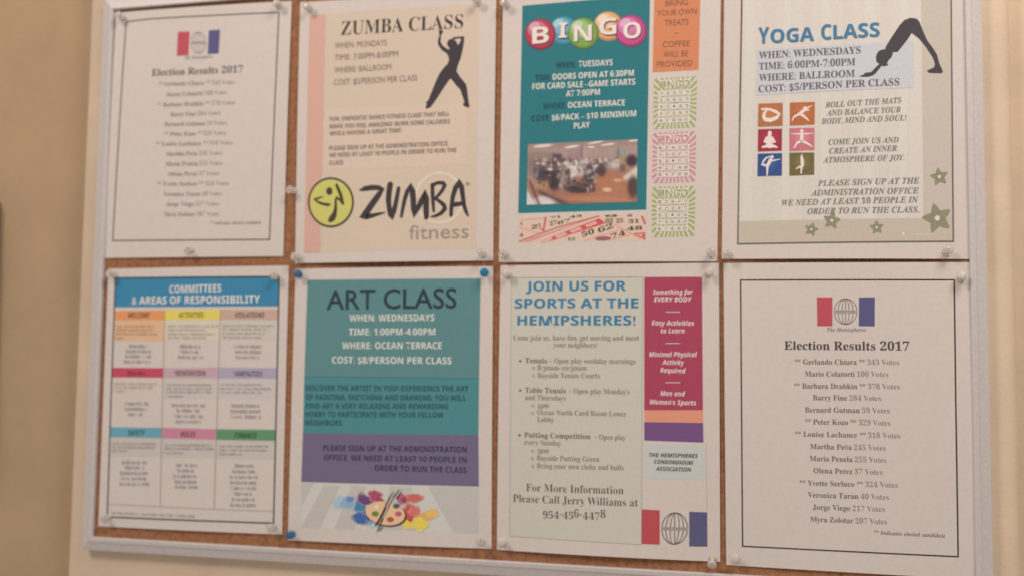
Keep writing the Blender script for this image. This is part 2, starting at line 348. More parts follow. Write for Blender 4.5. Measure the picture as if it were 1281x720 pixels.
   ['q',(223,186,176),3,[(-9.746,10.897),(-7.985,10.886),(-8.015,10.755),(-9.746,10.766)]],
   ['q',(239,205,195),3,[(-9.746,10.766),(-8.015,10.755),(-7.994,10.623),(-9.746,10.634)]],
   ['q',(223,186,176),3,[(-9.746,10.634),(-7.994,10.623),(-7.964,10.49),(-9.745,10.503)]],
   ['q',(239,205,195),3,[(-9.745,10.503),(-7.964,10.49),(-7.936,10.358),(-9.745,10.372)]],
   ['q',(223,186,176),3,[(-9.745,10.372),(-7.936,10.358),(-7.912,10.226),(-9.745,10.24)]],
   ['q',(239,205,195),3,[(-9.745,10.24),(-7.912,10.226),(-7.893,10.094),(-9.745,10.109)]],
   ['q',(223,186,176),3,[(-9.745,10.109),(-7.893,10.094),(-7.88,9.962),(-9.745,9.978)]],
   ['q',(239,205,195),3,[(-9.745,9.978),(-7.88,9.962),(-7.873,9.83),(-9.745,9.846)]],
   ['q',(223,186,176),3,[(-9.745,9.846),(-7.873,9.83),(-7.872,9.699),(-9.745,9.715)]],
   ['q',(239,205,195),3,[(-9.745,9.715),(-7.872,9.699),(-7.878,9.568),(-9.745,9.584)]],
   ['q',(223,186,176),3,[(-9.745,9.584),(-7.878,9.568),(-7.89,9.437),(-9.745,9.453)]],
   ['q',(239,205,195),3,[(-9.745,9.453),(-7.89,9.437),(-7.908,9.306),(-9.744,9.321)]],
   ['q',(223,186,176),3,[(-9.744,9.321),(-7.908,9.306),(-7.93,9.175),(-9.744,9.19)]],
   ['q',(239,205,195),3,[(-9.744,9.19),(-7.93,9.175),(-7.957,9.045),(-9.744,9.059)]],
   ['q',(223,186,176),3,[(-9.744,9.059),(-7.957,9.045),(-7.986,8.915),(-9.744,8.928)]],
   ['q',(239,205,195),3,[(-9.744,8.928),(-7.986,8.915),(-8.011,8.784),(-9.744,8.797)]],
   ['q',(223,186,176),3,[(-9.744,8.797),(-8.011,8.784),(-7.98,8.652),(-9.744,8.666)]],
   ['q',(239,205,195),3,[(-9.744,8.666),(-7.98,8.652),(-7.95,8.52),(-9.744,8.535)]],
   ['q',(223,186,176),3,[(-9.744,8.535),(-7.95,8.52),(-7.924,8.388),(-9.744,8.404)]],
   ['q',(239,205,195),3,[(-9.744,8.404),(-7.924,8.388),(-7.901,8.256),(-9.744,8.273)]],
   ['q',(223,186,176),3,[(-9.744,8.273),(-7.901,8.256),(-7.883,8.125),(-9.744,8.142)]],
   ['q',(239,205,195),3,[(-9.744,8.142),(-7.883,8.125),(-7.871,7.993),(-9.744,8.011)]],
   ['q',(223,186,176),3,[(-9.744,8.011),(-7.871,7.993),(-7.865,7.862),(-9.744,7.88)]],
   ['q',(239,205,195),3,[(-9.744,7.88),(-7.865,7.862),(-7.866,7.731),(-9.744,7.749)]],
   ['q',(223,186,176),3,[(-9.744,7.749),(-7.866,7.731),(-7.874,7.6),(-9.744,7.618)]],
   ['q',(239,205,195),3,[(-9.744,7.618),(-7.874,7.6),(-7.887,7.47),(-9.745,7.488)]],
   ['q',(223,186,176),3,[(-9.745,7.488),(-7.887,7.47),(-7.906,7.34),(-9.745,7.357)]],
   ['q',(239,205,195),3,[(-9.745,7.357),(-7.906,7.34),(-7.93,7.209),(-9.745,7.226)]],
   ['q',(223,186,176),3,[(-9.745,7.226),(-7.93,7.209),(-7.957,7.079),(-9.745,7.095)]],
   ['q',(239,205,195),3,[(-9.745,7.095),(-7.957,7.079),(-7.987,6.949),(-9.745,6.964)]],
   ['q',(223,186,176),3,[(-9.745,6.964),(-7.987,6.949),(-7.998,6.819),(-9.745,6.834)]],
   ['q',(239,205,195),3,[(-9.745,6.834),(-7.998,6.819),(-7.967,6.687),(-9.745,6.703)]],
   ['q',(223,186,176),3,[(-9.745,6.703),(-7.967,6.687),(-7.938,6.556),(-9.745,6.572)]],
   ['q',(239,205,195),3,[(-9.745,6.572),(-7.938,6.556),(-7.912,6.424),(-9.745,6.442)]],
   ['q',(223,186,176),3,[(-9.745,6.442),(-7.912,6.424),(-7.89,6.293),(-9.746,6.311)]],
   ['q',(239,205,195),3,[(-9.746,6.311),(-7.89,6.293),(-7.874,6.161),(-9.746,6.18)]],
   ['q',(223,186,176),3,[(-9.746,6.18),(-7.874,6.161),(-7.863,6.03),(-9.746,6.05)]],
   ['q',(239,205,195),3,[(-9.746,6.05),(-7.863,6.03),(-7.859,5.9),(-9.746,5.919)]],
   ['q',(223,186,176),3,[(-9.746,5.919),(-7.859,5.9),(-7.861,5.769),(-9.746,5.789)]],
   ['q',(239,205,195),3,[(-9.746,5.789),(-7.861,5.769),(-7.87,5.639),(-9.746,5.658)]],
   ['q',(223,186,176),3,[(-9.746,5.658),(-7.87,5.639),(-7.885,5.509),(-9.747,5.528)]],
   ['q',(239,205,195),3,[(-9.747,5.528),(-7.885,5.509),(-7.905,5.379),(-9.747,5.397)]],
   ['q',(223,186,176),3,[(-9.747,5.397),(-7.905,5.379),(-7.93,5.249),(-9.747,5.267)]],
   ['q',(239,205,195),3,[(-9.747,5.267),(-7.93,5.249),(-7.958,5.119),(-9.747,5.136)]],
   ['q',(223,186,176),3,[(-9.747,5.136),(-7.958,5.119),(-7.988,4.989),(-9.747,5.006)]],
   ['q',(239,205,195),3,[(-9.747,5.006),(-7.988,4.989),(-7.985,4.859),(-9.748,4.875)]],
   ['q',(223,186,176),3,[(-9.748,4.875),(-7.985,4.859),(-7.955,4.727),(-9.748,4.745)]],
   ['q',(239,205,195),3,[(-9.748,4.745),(-7.955,4.727),(-7.926,4.596),(-9.748,4.615)]],
   ['q',(223,186,176),3,[(-9.748,4.615),(-7.926,4.596),(-7.901,4.465),(-9.748,4.484)]],
   ['q',(239,205,195),3,[(-9.748,4.484),(-7.901,4.465),(-7.88,4.334),(-9.748,4.354)]],
   ['q',(223,186,176),3,[(-9.748,4.354),(-7.88,4.334),(-7.865,4.203),(-9.749,4.224)]],
   ['q',(239,205,195),3,[(-9.749,4.224),(-7.865,4.203),(-7.856,4.073),(-9.749,4.093)]],
   ['q',(223,186,176),3,[(-9.749,4.093),(-7.856,4.073),(-7.853,3.942),(-9.749,3.963)]],
   ['q',(239,205,195),3,[(-9.749,3.963),(-7.853,3.942),(-7.857,3.812),(-9.749,3.833)]],
   ['q',(223,186,176),3,[(-9.749,3.833),(-7.857,3.812),(-7.867,3.682),(-9.75,3.703)]],
   ['q',(239,205,195),3,[(-9.75,3.703),(-7.867,3.682),(-7.884,3.552),(-9.75,3.572)]],
   ['q',(223,186,176),3,[(-9.75,3.572),(-7.884,3.552),(-7.905,3.423),(-9.75,3.442)]],
   ['q',(239,205,195),3,[(-9.75,3.442),(-7.905,3.423),(-7.931,3.293),(-9.75,3.312)]],
   ['q',(223,186,176),3,[(-9.75,3.312),(-7.931,3.293),(-7.959,3.164),(-9.751,3.182)]],
   ['q',(239,205,195),3,[(-9.751,3.182),(-7.959,3.164),(-7.99,3.034),(-9.751,3.052)]],
   ['q',(223,186,176),3,[(-9.751,3.052),(-7.99,3.034),(-7.973,2.903),(-9.751,2.922)]],
   ['q',(239,205,195),3,[(-9.751,2.922),(-7.973,2.903),(-7.942,2.773),(-9.752,2.792)]],
   ['q',(223,186,176),3,[(-9.752,2.792),(-7.942,2.773),(-7.914,2.642),(-9.752,2.662)]],
   ['q',(239,205,195),3,[(-9.752,2.662),(-7.914,2.642),(-7.89,2.511),(-9.752,2.532)]],
   ['q',(223,186,176),3,[(-9.752,2.532),(-7.89,2.511),(-7.87,2.381),(-9.752,2.402)]],
   ['q',(239,205,195),3,[(-9.752,2.402),(-7.87,2.381),(-7.856,2.25),(-9.753,2.272)]],
   ['q',(223,186,176),3,[(-9.753,2.272),(-7.856,2.25),(-7.848,2.12),(-9.753,2.142)]],
   ['q',(239,205,195),3,[(-9.753,2.142),(-7.848,2.12),(-7.847,1.99),(-9.753,2.012)]],
   ['q',(223,186,176),3,[(-9.753,2.012),(-7.847,1.99),(-7.853,1.86),(-9.754,1.882)]],
   ['q',(239,205,195),3,[(-9.754,1.882),(-7.853,1.86),(-7.864,1.731),(-9.754,1.752)]],
   ['q',(223,186,176),3,[(-9.754,1.752),(-7.864,1.731),(-7.882,1.601),(-9.754,1.622)]],
   ['q',(239,205,195),3,[(-9.754,1.622),(-7.882,1.601),(-7.905,1.472),(-9.755,1.492)]],
   ['q',(223,186,176),3,[(-9.755,1.492),(-7.905,1.472),(-7.931,1.342),(-9.755,1.362)]],
   ['q',(239,205,195),3,[(-9.755,1.362),(-7.931,1.342),(-7.961,1.213),(-9.755,1.232)]],
   ['q',(223,186,176),3,[(-9.755,1.232),(-7.961,1.213),(-7.991,1.084),(-9.755,1.102)]]]),
  ('heading', None, None, [
   ['t',(65,64,72),3,'ZUMBA CLASS', 'L',-6.176,24.069,7.255,23.909,1.443]]),
  ('class_details', None, None, [
   ['t',(122,114,114),3,'WHEN: MONDAYS', 'R',-6.836,22.674,-1.014,22.623,0.616],
   ['t',(122,114,114),3,'TIME: 7:00PM-8:00PM', 'R',-6.835,21.366,0.27,21.371,0.614],
   ['t',(122,114,114),3,'WHERE: BALLROOM', 'R',-6.797,20.025,-0.47,20.039,0.614],
   ['t',(122,114,114),3,'COST: $5/PERSON PER CLASS', 'R',-6.859,18.716,2.42,18.703,0.611]]),
  ('sign_up_text', None, None, [
   ['t',(103,96,98),3,'FUN, ENERGETIC DANCE FITNESS CLASS THAT WILL', 'B',-7.191,14.895,5.989,14.837,0.455],
   ['t',(103,96,98),3,'MAKE YOU FEEL AMAZING! BURN SOME CALORIES', 'B',-7.168,14.102,6.056,14.04,0.454],
   ['t',(103,96,98),3,'WHILE HAVING A GREAT TIME!', 'B',-7.147,13.352,0.846,13.356,0.456],
   ['t',(103,96,98),3,'PLEASE SIGN UP AT THE ADMINISTRATION OFFICE.', 'B',-7.156,11.79,5.972,11.758,0.453],
   ['t',(103,96,98),3,'WE NEED AT LEAST 10 PEOPLE IN ORDER TO RUN THE', 'B',-7.135,11.051,6.779,11.055,0.452],
   ['t',(103,96,98),3,'CLASS', 'B',-7.112,10.237,-5.539,10.25,0.457]]),
  ('dancer_silhouette', None, None, [
   ['p',(71,69,80),3,[(4.65,23.82),(4.963,23.901),(5.178,23.648),(4.939,23.391),(4.885,22.609),(5.139,22.184),(5.705,21.774),(5.912,21.864),(5.645,22.135),(5.585,22.531),(5.805,22.806),(6.151,22.87),(6.201,23.003),(7.409,23.064),(7.388,22.42),(7.266,21.613),(7.076,20.777),(6.813,20.114),(6.654,19.446),(7.046,18.834),(7.679,18.043),(7.806,17.616),(7.946,16.518),(8.059,15.927),(8.131,15.706),(7.928,15.597),(7.498,15.784),(7.407,16.039),(7.576,16.166),(7.323,16.883),(7.07,17.568),(6.684,17.925),(6.152,18.628),(5.978,18.688),(5.302,17.744),(4.711,16.845),(4.116,16.031),(3.945,15.803),(3.509,15.69),(3.381,15.899),(3.551,16.145),(3.405,16.372),(3.666,16.528),(4.083,17.556),(4.415,18.385),(4.833,19.295),(5.343,19.944),(5.685,20.263),(5.85,20.678),(5.663,21.284),(5.043,21.747),(4.647,22.283),(4.586,22.714),(4.746,23.386)]],
   ['p',(229,221,207),4,[(6.275,22.76),(6.965,22.853),(7.09,22.676),(6.806,22.183),(6.666,22.294),(6.591,22.57)]]]),
  ('logo', None, None, [
   ['r',(242,240,229),3,(5.088,6.439),(2.644,-0.06),(0.053,-2.699),0.3]]),
  ('round_emblem', 6, None, [
   ['e',(75,71,64),4,(-6.818,6.291),(2.609,-0.074),(0.078,-2.64)],
   ['e',(222,228,136),5,(-6.818,6.291),(2.394,-0.068),(0.072,-2.422)],
   ['e',(76,78,60),6,(-7.003,7.467),(0.352,-0.011),(0.012,-0.422)],
   ['b',(76,78,60),6,[(-7.692,6.897,0.101),(-8.195,6.781,0.223),(-8.649,6.663,0.244),(-8.286,6.38,0.224),(-7.722,6.148,0.283),(-7.063,6.036,0.323),(-6.902,6.06,0.201)]],
   ['b',(76,78,60),6,[(-6.2,8.097,0.3),(-6.007,7.67,0.34),(-5.74,7.101,0.36),(-5.52,6.441,0.319),(-5.44,6.112,0.3)]],
   ['b',(76,78,60),6,[(-5.502,6.179,0.24),(-5.823,6.543,0.22),(-6.13,6.757,0.261),(-6.254,6.555,0.261),(-6.237,5.994,0.301),(-6.26,5.435,0.401),(-6.377,4.971,0.583),(-6.597,4.604,0.724),(-6.813,4.423,0.504)]]]),
  ('brush_lettering', 6, None, [
   ['b',(69,69,75),4,[(-3.593,7.464,0.156),(-3.064,7.615,0.533),(-2.292,7.717,0.553),(-1.517,7.671,0.507),(-1.159,7.472,0.441),(-1.547,6.838,0.639),(-2.235,5.919,0.685),(-2.817,5.1,0.73),(-3.029,4.793,0.687),(-2.749,4.702,0.62),(-2.088,4.79,0.441),(-1.322,4.958,0.285),(-0.722,5.068,0.109)]],
   ['b',(69,69,75),4,[(-0.261,7.944,0.636),(-0.349,7.218,0.613),(-0.401,6.388,0.569),(-0.299,5.555,0.524),(-0.093,4.876,0.632),(0.053,4.717,0.567),(0.256,5.23,0.501),(0.447,6.157,0.479),(0.587,6.983,0.436),(0.68,7.55,0.393)]],
   ['b',(69,69,75),4,[(1.067,4.611,0.303),(1.177,5.31,0.369),(1.366,6.339,0.434),(1.615,7.159,0.477),(1.961,7.614,0.563),(2.211,7.142,0.626),(2.321,6.21,0.624),(2.363,5.384,0.58),(2.464,4.816,0.472),(2.793,5.374,0.536),(3.203,6.187,0.599),(3.53,6.847,0.641),(3.68,6.38,0.64),(3.7,5.455,0.618),(3.754,4.48,0.531)]],
   ['b',(69,69,75),4,[(4.322,7.801,0.405),(4.362,6.876,0.404),(4.437,5.848,0.36),(4.527,5.078,0.275)]],
   ['b',(69,69,75),4,[(4.344,7.749,0.384),(4.871,7.991,0.34),(5.455,7.954,0.381),(5.64,7.713,0.401),(5.365,7.157,0.38),(4.899,6.605,0.339),(4.638,6.376,0.297),(5.121,6.088,0.359),(5.603,5.668,0.442),(5.694,5.289,0.442),(5.302,4.858,0.4),(4.727,4.593,0.317),(4.284,4.52,0.17)]],
   ['b',(69,69,75),4,[(6.356,4.634,0.355),(6.375,5.397,0.418),(6.503,6.516,0.46),(6.781,7.428,0.523),(7.14,7.878,0.564),(7.407,7.514,0.521),(7.546,6.595,0.458),(7.696,5.575,0.415),(7.912,4.962,0.353),(8.125,4.553,0.186)]],
   ['b',(69,69,75),4,[(6.391,5.652,0.419),(6.913,5.743,0.479),(7.589,5.801,0.415)]],
   ['t',(137,121,114),4,'®', 'R',7.823,7.586,8.29,7.595,0.374]]),
  ('small_lettering', 6, None, [
   ['t',(171,164,163),4,'fitness', 'R',1.948,2.239,8.211,2.318,1.427]]),
 ]),
 ('bingo_flyer', 'teal bingo flyer with coloured balls, a hall photo and small bingo cards', 'flyer', (-2.585, 6.001), [(-10.637, 27.858), (11.125, 26.835), (10.723, -0.086), (-10.731, 0.091)], (0.36, 0.2, 0.14), 3, [
  ('teal_panel', None, None, [
   ['q',(48,138,154),1,[(-8.596,26.07),(4.298,26.158),(3.996,4.968),(-8.77,4.94)]]]),
  ('bingo_balls', None, None, [
   ['e',(68,143,174),2,(-4.28,23.209),(1.479,-0.106),(0.011,-1.48)],
   ['e',(83,177,214),3,(-4.33,23.277),(1.333,-0.095),(0.011,-1.332)],
   ['e',(132,206,240),4,(-4.581,23.674),(0.921,-0.066),(0.007,-0.815)],
   ['e',(175,236,255),5,(-4.851,23.99),(0.462,0.233),(0.196,-0.348)],
   ['e',(192,158,113),2,(0.186,23.334),(1.477,-0.103),(0.009,-1.499)],
   ['e',(238,195,138),3,(0.138,23.401),(1.33,-0.093),(0.008,-1.349)],
   ['e',(243,220,185),4,(-0.113,23.805),(0.919,-0.066),(0.005,-0.825)],
   ['e',(253,245,229),5,(-0.382,24.125),(0.461,0.236),(0.195,-0.353)],
   ['e',(160,64,86),6,(-6.697,22.996),(1.586,-0.111),(0.015,-1.579)],
   ['e',(199,78,106),7,(-6.747,23.065),(1.428,-0.1),(0.013,-1.421)],
   ['e',(215,136,161),8,(-7.02,23.492),(0.986,-0.07),(0.008,-0.869)],
   ['e',(234,187,212),9,(-7.311,23.83),(0.495,0.249),(0.211,-0.372)],
   ['e',(114,153,85),6,(-2.305,22.784),(1.577,-0.112),(0.01,-1.586)],
   ['e',(141,189,104),7,(-2.354,22.852),(1.42,-0.101),(0.009,-1.427)],
   ['e',(172,216,160),8,(-2.625,23.283),(0.981,-0.071),(0.006,-0.874)],
   ['e',(204,242,211),9,(-2.913,23.621),(0.493,0.25),(0.209,-0.372)],
   ['e',(174,76,136),6,(2.439,22.696),(1.551,-0.1),(0.007,-1.587)],
   ['e',(216,94,168),7,(2.391,22.764),(1.398,-0.091),(0.007,-1.429)],
   ['e',(227,146,206),8,(2.124,23.194),(0.966,-0.064),(0.005,-0.874)],
   ['e',(242,194,243),9,(1.842,23.532),(0.485,0.253),(0.204,-0.372)],
   ['t',(109,85,99),10,'B', 'B',-7.412,21.943,-5.702,21.964,1.699],
   ['t',(255,255,255),11,'B', 'B',-7.51,22.046,-5.8,22.067,1.7],
   ['t',(109,85,99),10,'I', 'B',-4.74,22.379,-3.873,22.357,1.536],
   ['t',(255,255,255),11,'I', 'B',-4.837,22.482,-3.97,22.46,1.536],
   ['t',(109,85,99),10,'N', 'B',-3.161,21.906,-1.351,21.876,1.624],
   ['t',(255,255,255),11,'N', 'B',-3.257,22.008,-1.446,21.978,1.624],
   ['t',(109,85,99),10,'G', 'B',-0.635,22.398,1.095,22.354,1.636],
   ['t',(255,255,255),11,'G', 'B',-0.73,22.499,1.001,22.456,1.637],
   ['t',(109,85,99),10,'O', 'B',1.77,21.873,3.477,21.82,1.591],
   ['t',(255,255,255),11,'O', 'B',1.676,21.974,3.384,21.92,1.591]]),
  ('event_details', None, None, [
   ['t',(39,84,110),3,'WHEN:', 'B',-5.065,19.427,-3.049,19.398,0.599],
   ['t',(245,255,255),3,'TUESDAYS', 'B',-2.758,19.42,0.646,19.372,0.596],
   ['t',(39,84,110),3,'TIME:', 'B',-7.143,18.248,-5.569,18.264,0.603],
   ['t',(245,255,255),3,'DOORS OPEN AT 6:30PM', 'B',-5.381,18.269,2.75,18.208,0.595],
   ['t',(245,255,255),3,'FOR CARD SALE –GAME STARTS', 'B',-7.463,17.41,2.887,17.302,0.596],
   ['t',(245,255,255),3,'AT 7:00PM', 'B',-4.022,16.493,-0.601,16.5,0.595],
   ['t',(39,84,110),3,'WHERE:', 'B',-6.333,15.337,-4.028,15.332,0.598],
   ['t',(245,255,255),3,'OCEAN TERRACE', 'B',-3.817,15.337,1.877,15.288,0.592],
   ['t',(39,84,110),3,'COST:', 'B',-7.517,14.154,-5.586,14.152,0.6],
   ['t',(245,255,255),3,'$6/PACK – $10 MINIMUM', 'B',-5.439,14.145,2.994,14.164,0.592],
   ['t',(245,255,255),3,'PLAY', 'B',-3.184,13.223,-1.576,13.256,0.593]]),
  ('photo_print', None, None, [
   ['i',3,'hall', [(-7.843,11.875),(3.128,11.892),(3.082,5.744),(-7.9,5.767)]]]),
  ('bingo_card_strip', None, None, [
   ['q',(238,223,210),1,[(-8.764,4.459),(3.997,4.47),(3.982,2.001),(-8.791,2.008)]],
   ['q',(235,161,161),2,[(-8.35,2.078),(-7.477,2.123),(-0.773,4.411),(-1.088,4.335)]],
   ['l',(222,118,120),3,0.12,[(-8.679,2.116),(-4.687,3.456),(-0.564,4.468)]],
   ['q',(221,102,107),2,[(-6.392,2.143),(-5.421,2.101),(0.069,3.744),(-0.562,4.228)]],
   ['q',(250,196,195),3,[(-6.5,2.134),(-5.426,2.513),(-5.133,2.275),(-6.205,1.896)]],
   ['q',(250,196,195),3,[(-5.051,2.578),(-3.985,2.955),(-3.695,2.718),(-4.758,2.341)]],
   ['q',(250,196,195),3,[(-3.56,3.072),(-2.503,3.447),(-2.215,3.21),(-3.27,2.834)]],
   ['q',(250,196,195),3,[(-2.029,3.583),(-0.979,3.956),(-0.694,3.72),(-1.742,3.346)]],
   ['l',(245,184,182),2,0.1,[(-8.697,3.53),(-6.51,2.896)]],
   ['l',(222,118,120),2,0.2,[(-5.937,4.501),(-6.167,3.099)]],
   ['l',(222,118,120),2,0.12,[(-6.167,3.099),(-6.572,3.479)]],
   ['l',(245,184,182),2,0.1,[(-8.596,4.272),(-6.097,4.399)]],
   ['l',(245,184,182),2,0.14,[(0.902,3.622),(3.482,2.179)]],
   ['l',(222,118,120),2,0.2,[(3.576,4.375),(3.906,3.564)]],
   ['p',(223,118,122),2,[(2.712,2.707),(3.908,2.791),(3.911,2.019)]],
   ['l',(245,184,182),2,0.09,[(-2.013,2.055),(1.732,3.19)]],
   ['l',(245,184,182),2,0.09,[(0.393,2.053),(2.456,2.577)]],
   ['p',(250,196,195),3,[(3.071,2.598),(3.633,2.661),(3.635,2.311)]],
   ['e',(167,118,126),3,(-0.18,2.25),(0.782,0.027),(0.012,-0.203)],
   ['t',(86,81,80),4,'15', 'S',-3.709,2.13,-2.965,2.136,0.266],
   ['t',(86,81,80),4,'50', 'S',-2.207,2.414,-1.021,2.766,0.496],
   ['t',(86,81,80),4,'62', 'S',-0.603,2.8,0.852,3.291,0.494],
   ['t',(86,81,80),4,'74', 'S',0.652,2.194,2.045,2.584,0.451],
   ['t',(86,81,80),4,'27', 'S',-5.494,3.612,-4.744,3.752,0.385],
   ['t',(86,81,80),4,'67', 'S',-4.69,3.698,-3.411,4.014,0.301],
   ['t',(86,81,80),4,'2', 'S',-7.384,3.339,-6.788,3.378,0.377],
   ['t',(86,81,80),4,'7', 'S',-6.679,3.376,-6.303,3.579,0.335],
   ['t',(86,81,80),4,'71', 'S',-5.449,4.298,-4.377,4.397,0.218],
   ['t',(86,81,80),4,'43', 'S',-3.521,4.333,-2.301,4.428,0.217],
   ['t',(86,81,80),4,'02', 'S',0.069,3.744,0.797,3.812,0.379],
   ['t',(86,81,80),4,'25', 'S',1.108,3.742,1.78,3.791,0.377],
   ['t',(86,81,80),4,'31', 'S',2.296,3.697,3.323,3.719,0.344],
   ['t',(86,81,80),4,'48', 'S',2.146,2.976,3.632,3.053,0.36],
   ['t',(86,81,80),4,'1', 'S',-8.535,3.739,-8.262,3.775,0.269],
   ['t',(86,81,80),4,'4', 'S',-8.575,2.549,-8.193,2.668,0.294],
   ['t',(86,81,80),4,'9', 'S',-0.04,4.32,1.208,4.343,0.214],
   ['t',(86,81,80),4,'6', 'S',2.19,4.321,2.654,4.332,0.214]]),
  ('orange_panel', None, None, [
   ['q',(228,155,116),1,[(4.711,26.314),(9.177,26.333),(8.975,18.456),(4.573,18.427)]],
   ['t',(127,99,86),2,'BRING', 'R',5.802,24.935,7.983,24.931,0.575],
   ['t',(127,99,86),2,'YOUR OWN', 'R',5.029,23.985,8.794,23.999,0.574],
   ['t',(127,99,86),2,'TREATS', 'R',5.714,23.0,8.022,22.974,0.573],
   ['t',(127,99,86),2,'–', 'R',6.68,21.995,7.08,21.989,0.572],
   ['t',(127,99,86),2,'COFFEE', 'R',5.534,20.868,8.168,20.836,0.571],
   ['t',(127,99,86),2,'WILL BE', 'R',5.629,19.87,7.985,19.842,0.57],
   ['t',(127,99,86),2,'PROVIDED', 'R',4.99,18.912,8.397,18.892,0.569]]),
  ('bingo_card', None, None, [
   ['q',(226,238,216),1,[(4.722,17.8),(8.846,17.849),(8.7,12.872),(4.644,12.831)]],
   ['p',(177,192,149),2,[(6.738,15.33),(8.772,15.31),(8.765,15.079)]],
   ['p',(177,192,149),2,[(6.738,15.33),(8.758,14.843),(8.751,14.598)]],
   ['p',(177,192,149),2,[(6.738,15.33),(8.743,14.339),(8.735,14.06)]],
   ['p',(177,192,149),2,[(6.738,15.33),(8.726,13.753),(8.716,13.406)]],
   ['p',(177,192,149),2,[(6.738,15.33),(8.704,13.006),(8.455,12.869)]],
   ['p',(177,192,149),2,[(6.738,15.33),(8.15,12.865),(7.883,12.862)]],
   ['p',(177,192,149),2,[(6.738,15.33),(7.643,12.859),(7.423,12.856)]],
   ['p',(177,192,149),2,[(6.738,15.33),(7.218,12.854),(7.022,12.852)]],
   ['p',(177,192,149),2,[(6.738,15.33),(6.832,12.85),(6.644,12.848)]],
   ['p',(177,192,149),2,[(6.738,15.33),(6.456,12.846),(6.263,12.844)]],
   ['p',(177,192,149),2,[(6.738,15.33),(6.063,12.842),(5.851,12.84)]],
   ['p',(177,192,149),2,[(6.738,15.33),(5.622,12.838),(5.37,12.836)]],
   ['p',(177,192,149),2,[(6.738,15.33),(5.084,12.834),(4.754,12.832)]],
   ['p',(177,192,149),2,[(6.738,15.33),(4.648,13.132),(4.654,13.508)]],
   ['p',(177,192,149),2,[(6.738,15.33),(4.66,13.837),(4.664,14.131)]],
   ['p',(177,192,149),2,[(6.738,15.33),(4.669,14.401),(4.673,14.654)]],
   ['p',(177,192,149),2,[(6.738,15.33),(4.676,14.894),(4.68,15.127)]],
   ['p',(177,192,149),2,[(6.738,15.33),(4.684,15.357),(4.687,15.588)]],
   ['p',(177,192,149),2,[(6.738,15.33),(4.691,15.823),(4.695,16.068)]],
   ['p',(177,192,149),2,[(6.738,15.33),(4.699,16.327),(4.703,16.607)]],
   ['p',(177,192,149),2,[(6.738,15.33),(4.708,16.916),(4.714,17.263)]],
   ['p',(177,192,149),2,[(6.738,15.33),(4.72,17.666),(4.975,17.802)]],
   ['p',(177,192,149),2,[(6.738,15.33),(5.291,17.805),(5.566,17.808)]],
   ['p',(177,192,149),2,[(6.738,15.33),(5.812,17.81),(6.038,17.813)]],
   ['p',(177,192,149),2,[(6.738,15.33),(6.248,17.815),(6.448,17.817)]],
   ['p',(177,192,149),2,[(6.738,15.33),(6.641,17.819),(6.832,17.822)]],
   ['p',(177,192,149),2,[(6.738,15.33),(7.023,17.824),(7.219,17.827)]],
   ['p',(177,192,149),2,[(6.738,15.33),(7.421,17.829),(7.635,17.832)]],
   ['p',(177,192,149),2,[(6.738,15.33),(7.866,17.835),(8.12,17.839)]],
   ['p',(177,192,149),2,[(6.738,15.33),(8.406,17.843),(8.736,17.847)]],
   ['p',(177,192,149),2,[(6.738,15.33),(8.837,17.545),(8.826,17.166)]],
   ['p',(177,192,149),2,[(6.738,15.33),(8.816,16.835),(8.808,16.539)]],
   ['p',(177,192,149),2,[(6.738,15.33),(8.8,16.268),(8.792,16.015)]],
   ['p',(177,192,149),2,[(6.738,15.33),(8.785,15.774),(8.778,15.54)]],
   ['t',(252,255,255),5,'BINGO', 'B',5.204,16.782,8.245,16.818,0.828],
   ['t',(177,192,149),6,'BINGO', 'R',5.246,16.833,8.206,16.867,0.67],
   ['q',(252,255,255),4,[(5.158,16.558),(5.725,16.563),(5.715,16.045),(5.149,16.04)]],
   ['t',(139,142,136),5,'11', 'B',5.275,16.136,5.593,16.139,0.332],
   ['q',(252,255,255),4,[(5.782,16.564),(6.347,16.57),(6.336,16.052),(5.772,16.046)]],
   ['t',(139,142,136),5,'26', 'B',5.898,16.142,6.215,16.145,0.331],
   ['q',(252,255,255),4,[(6.404,16.57),(6.967,16.577),(6.955,16.059),(6.393,16.052)]],
   ['t',(139,142,136),5,'35', 'B',6.519,16.148,6.834,16.152,0.331],
   ['q',(252,255,255),4,[(7.025,16.577),(7.586,16.585),(7.573,16.066),(7.012,16.059)]],
   ['t',(139,142,136),5,'57', 'B',7.137,16.156,7.452,16.159,0.33],
   ['q',(252,255,255),4,[(7.643,16.585),(8.202,16.593),(8.188,16.075),(7.63,16.067)]],
   ['t',(139,142,136),5,'70', 'B',7.755,16.163,8.069,16.168,0.33],
   ['q',(252,255,255),4,[(5.147,15.891),(5.712,15.896),(5.702,15.379),(5.138,15.374)]],
   ['t',(139,142,136),5,'2', 'B',5.263,15.469,5.58,15.472,0.331],
   ['q',(252,255,255),4,[(5.769,15.897),(6.333,15.902),(6.322,15.385),(5.759,15.379)]],
   ['t',(139,142,136),5,'20', 'B',5.885,15.475,6.201,15.478,0.33],
   ['q',(252,255,255),4,[(6.39,15.903),(6.952,15.909),(6.94,15.392),(6.379,15.386)]],
   ['t',(139,142,136),5,'38', 'B',6.504,15.482,6.819,15.485,0.33],
   ['q',(252,255,255),4,[(7.009,15.91),(7.569,15.917),(7.556,15.399),(6.997,15.393)]],
   ['t',(139,142,136),5,'52', 'B',7.122,15.489,7.436,15.492,0.329],
   ['q',(252,255,255),4,[(7.626,15.918),(8.184,15.925),(8.17,15.407),(7.613,15.4)]],
   ['t',(139,142,136),5,'70', 'B',7.737,15.496,8.051,15.5,0.33],
   ['q',(252,255,255),4,[(5.135,15.225),(5.699,15.23),(5.689,14.713),(5.126,14.708)]],
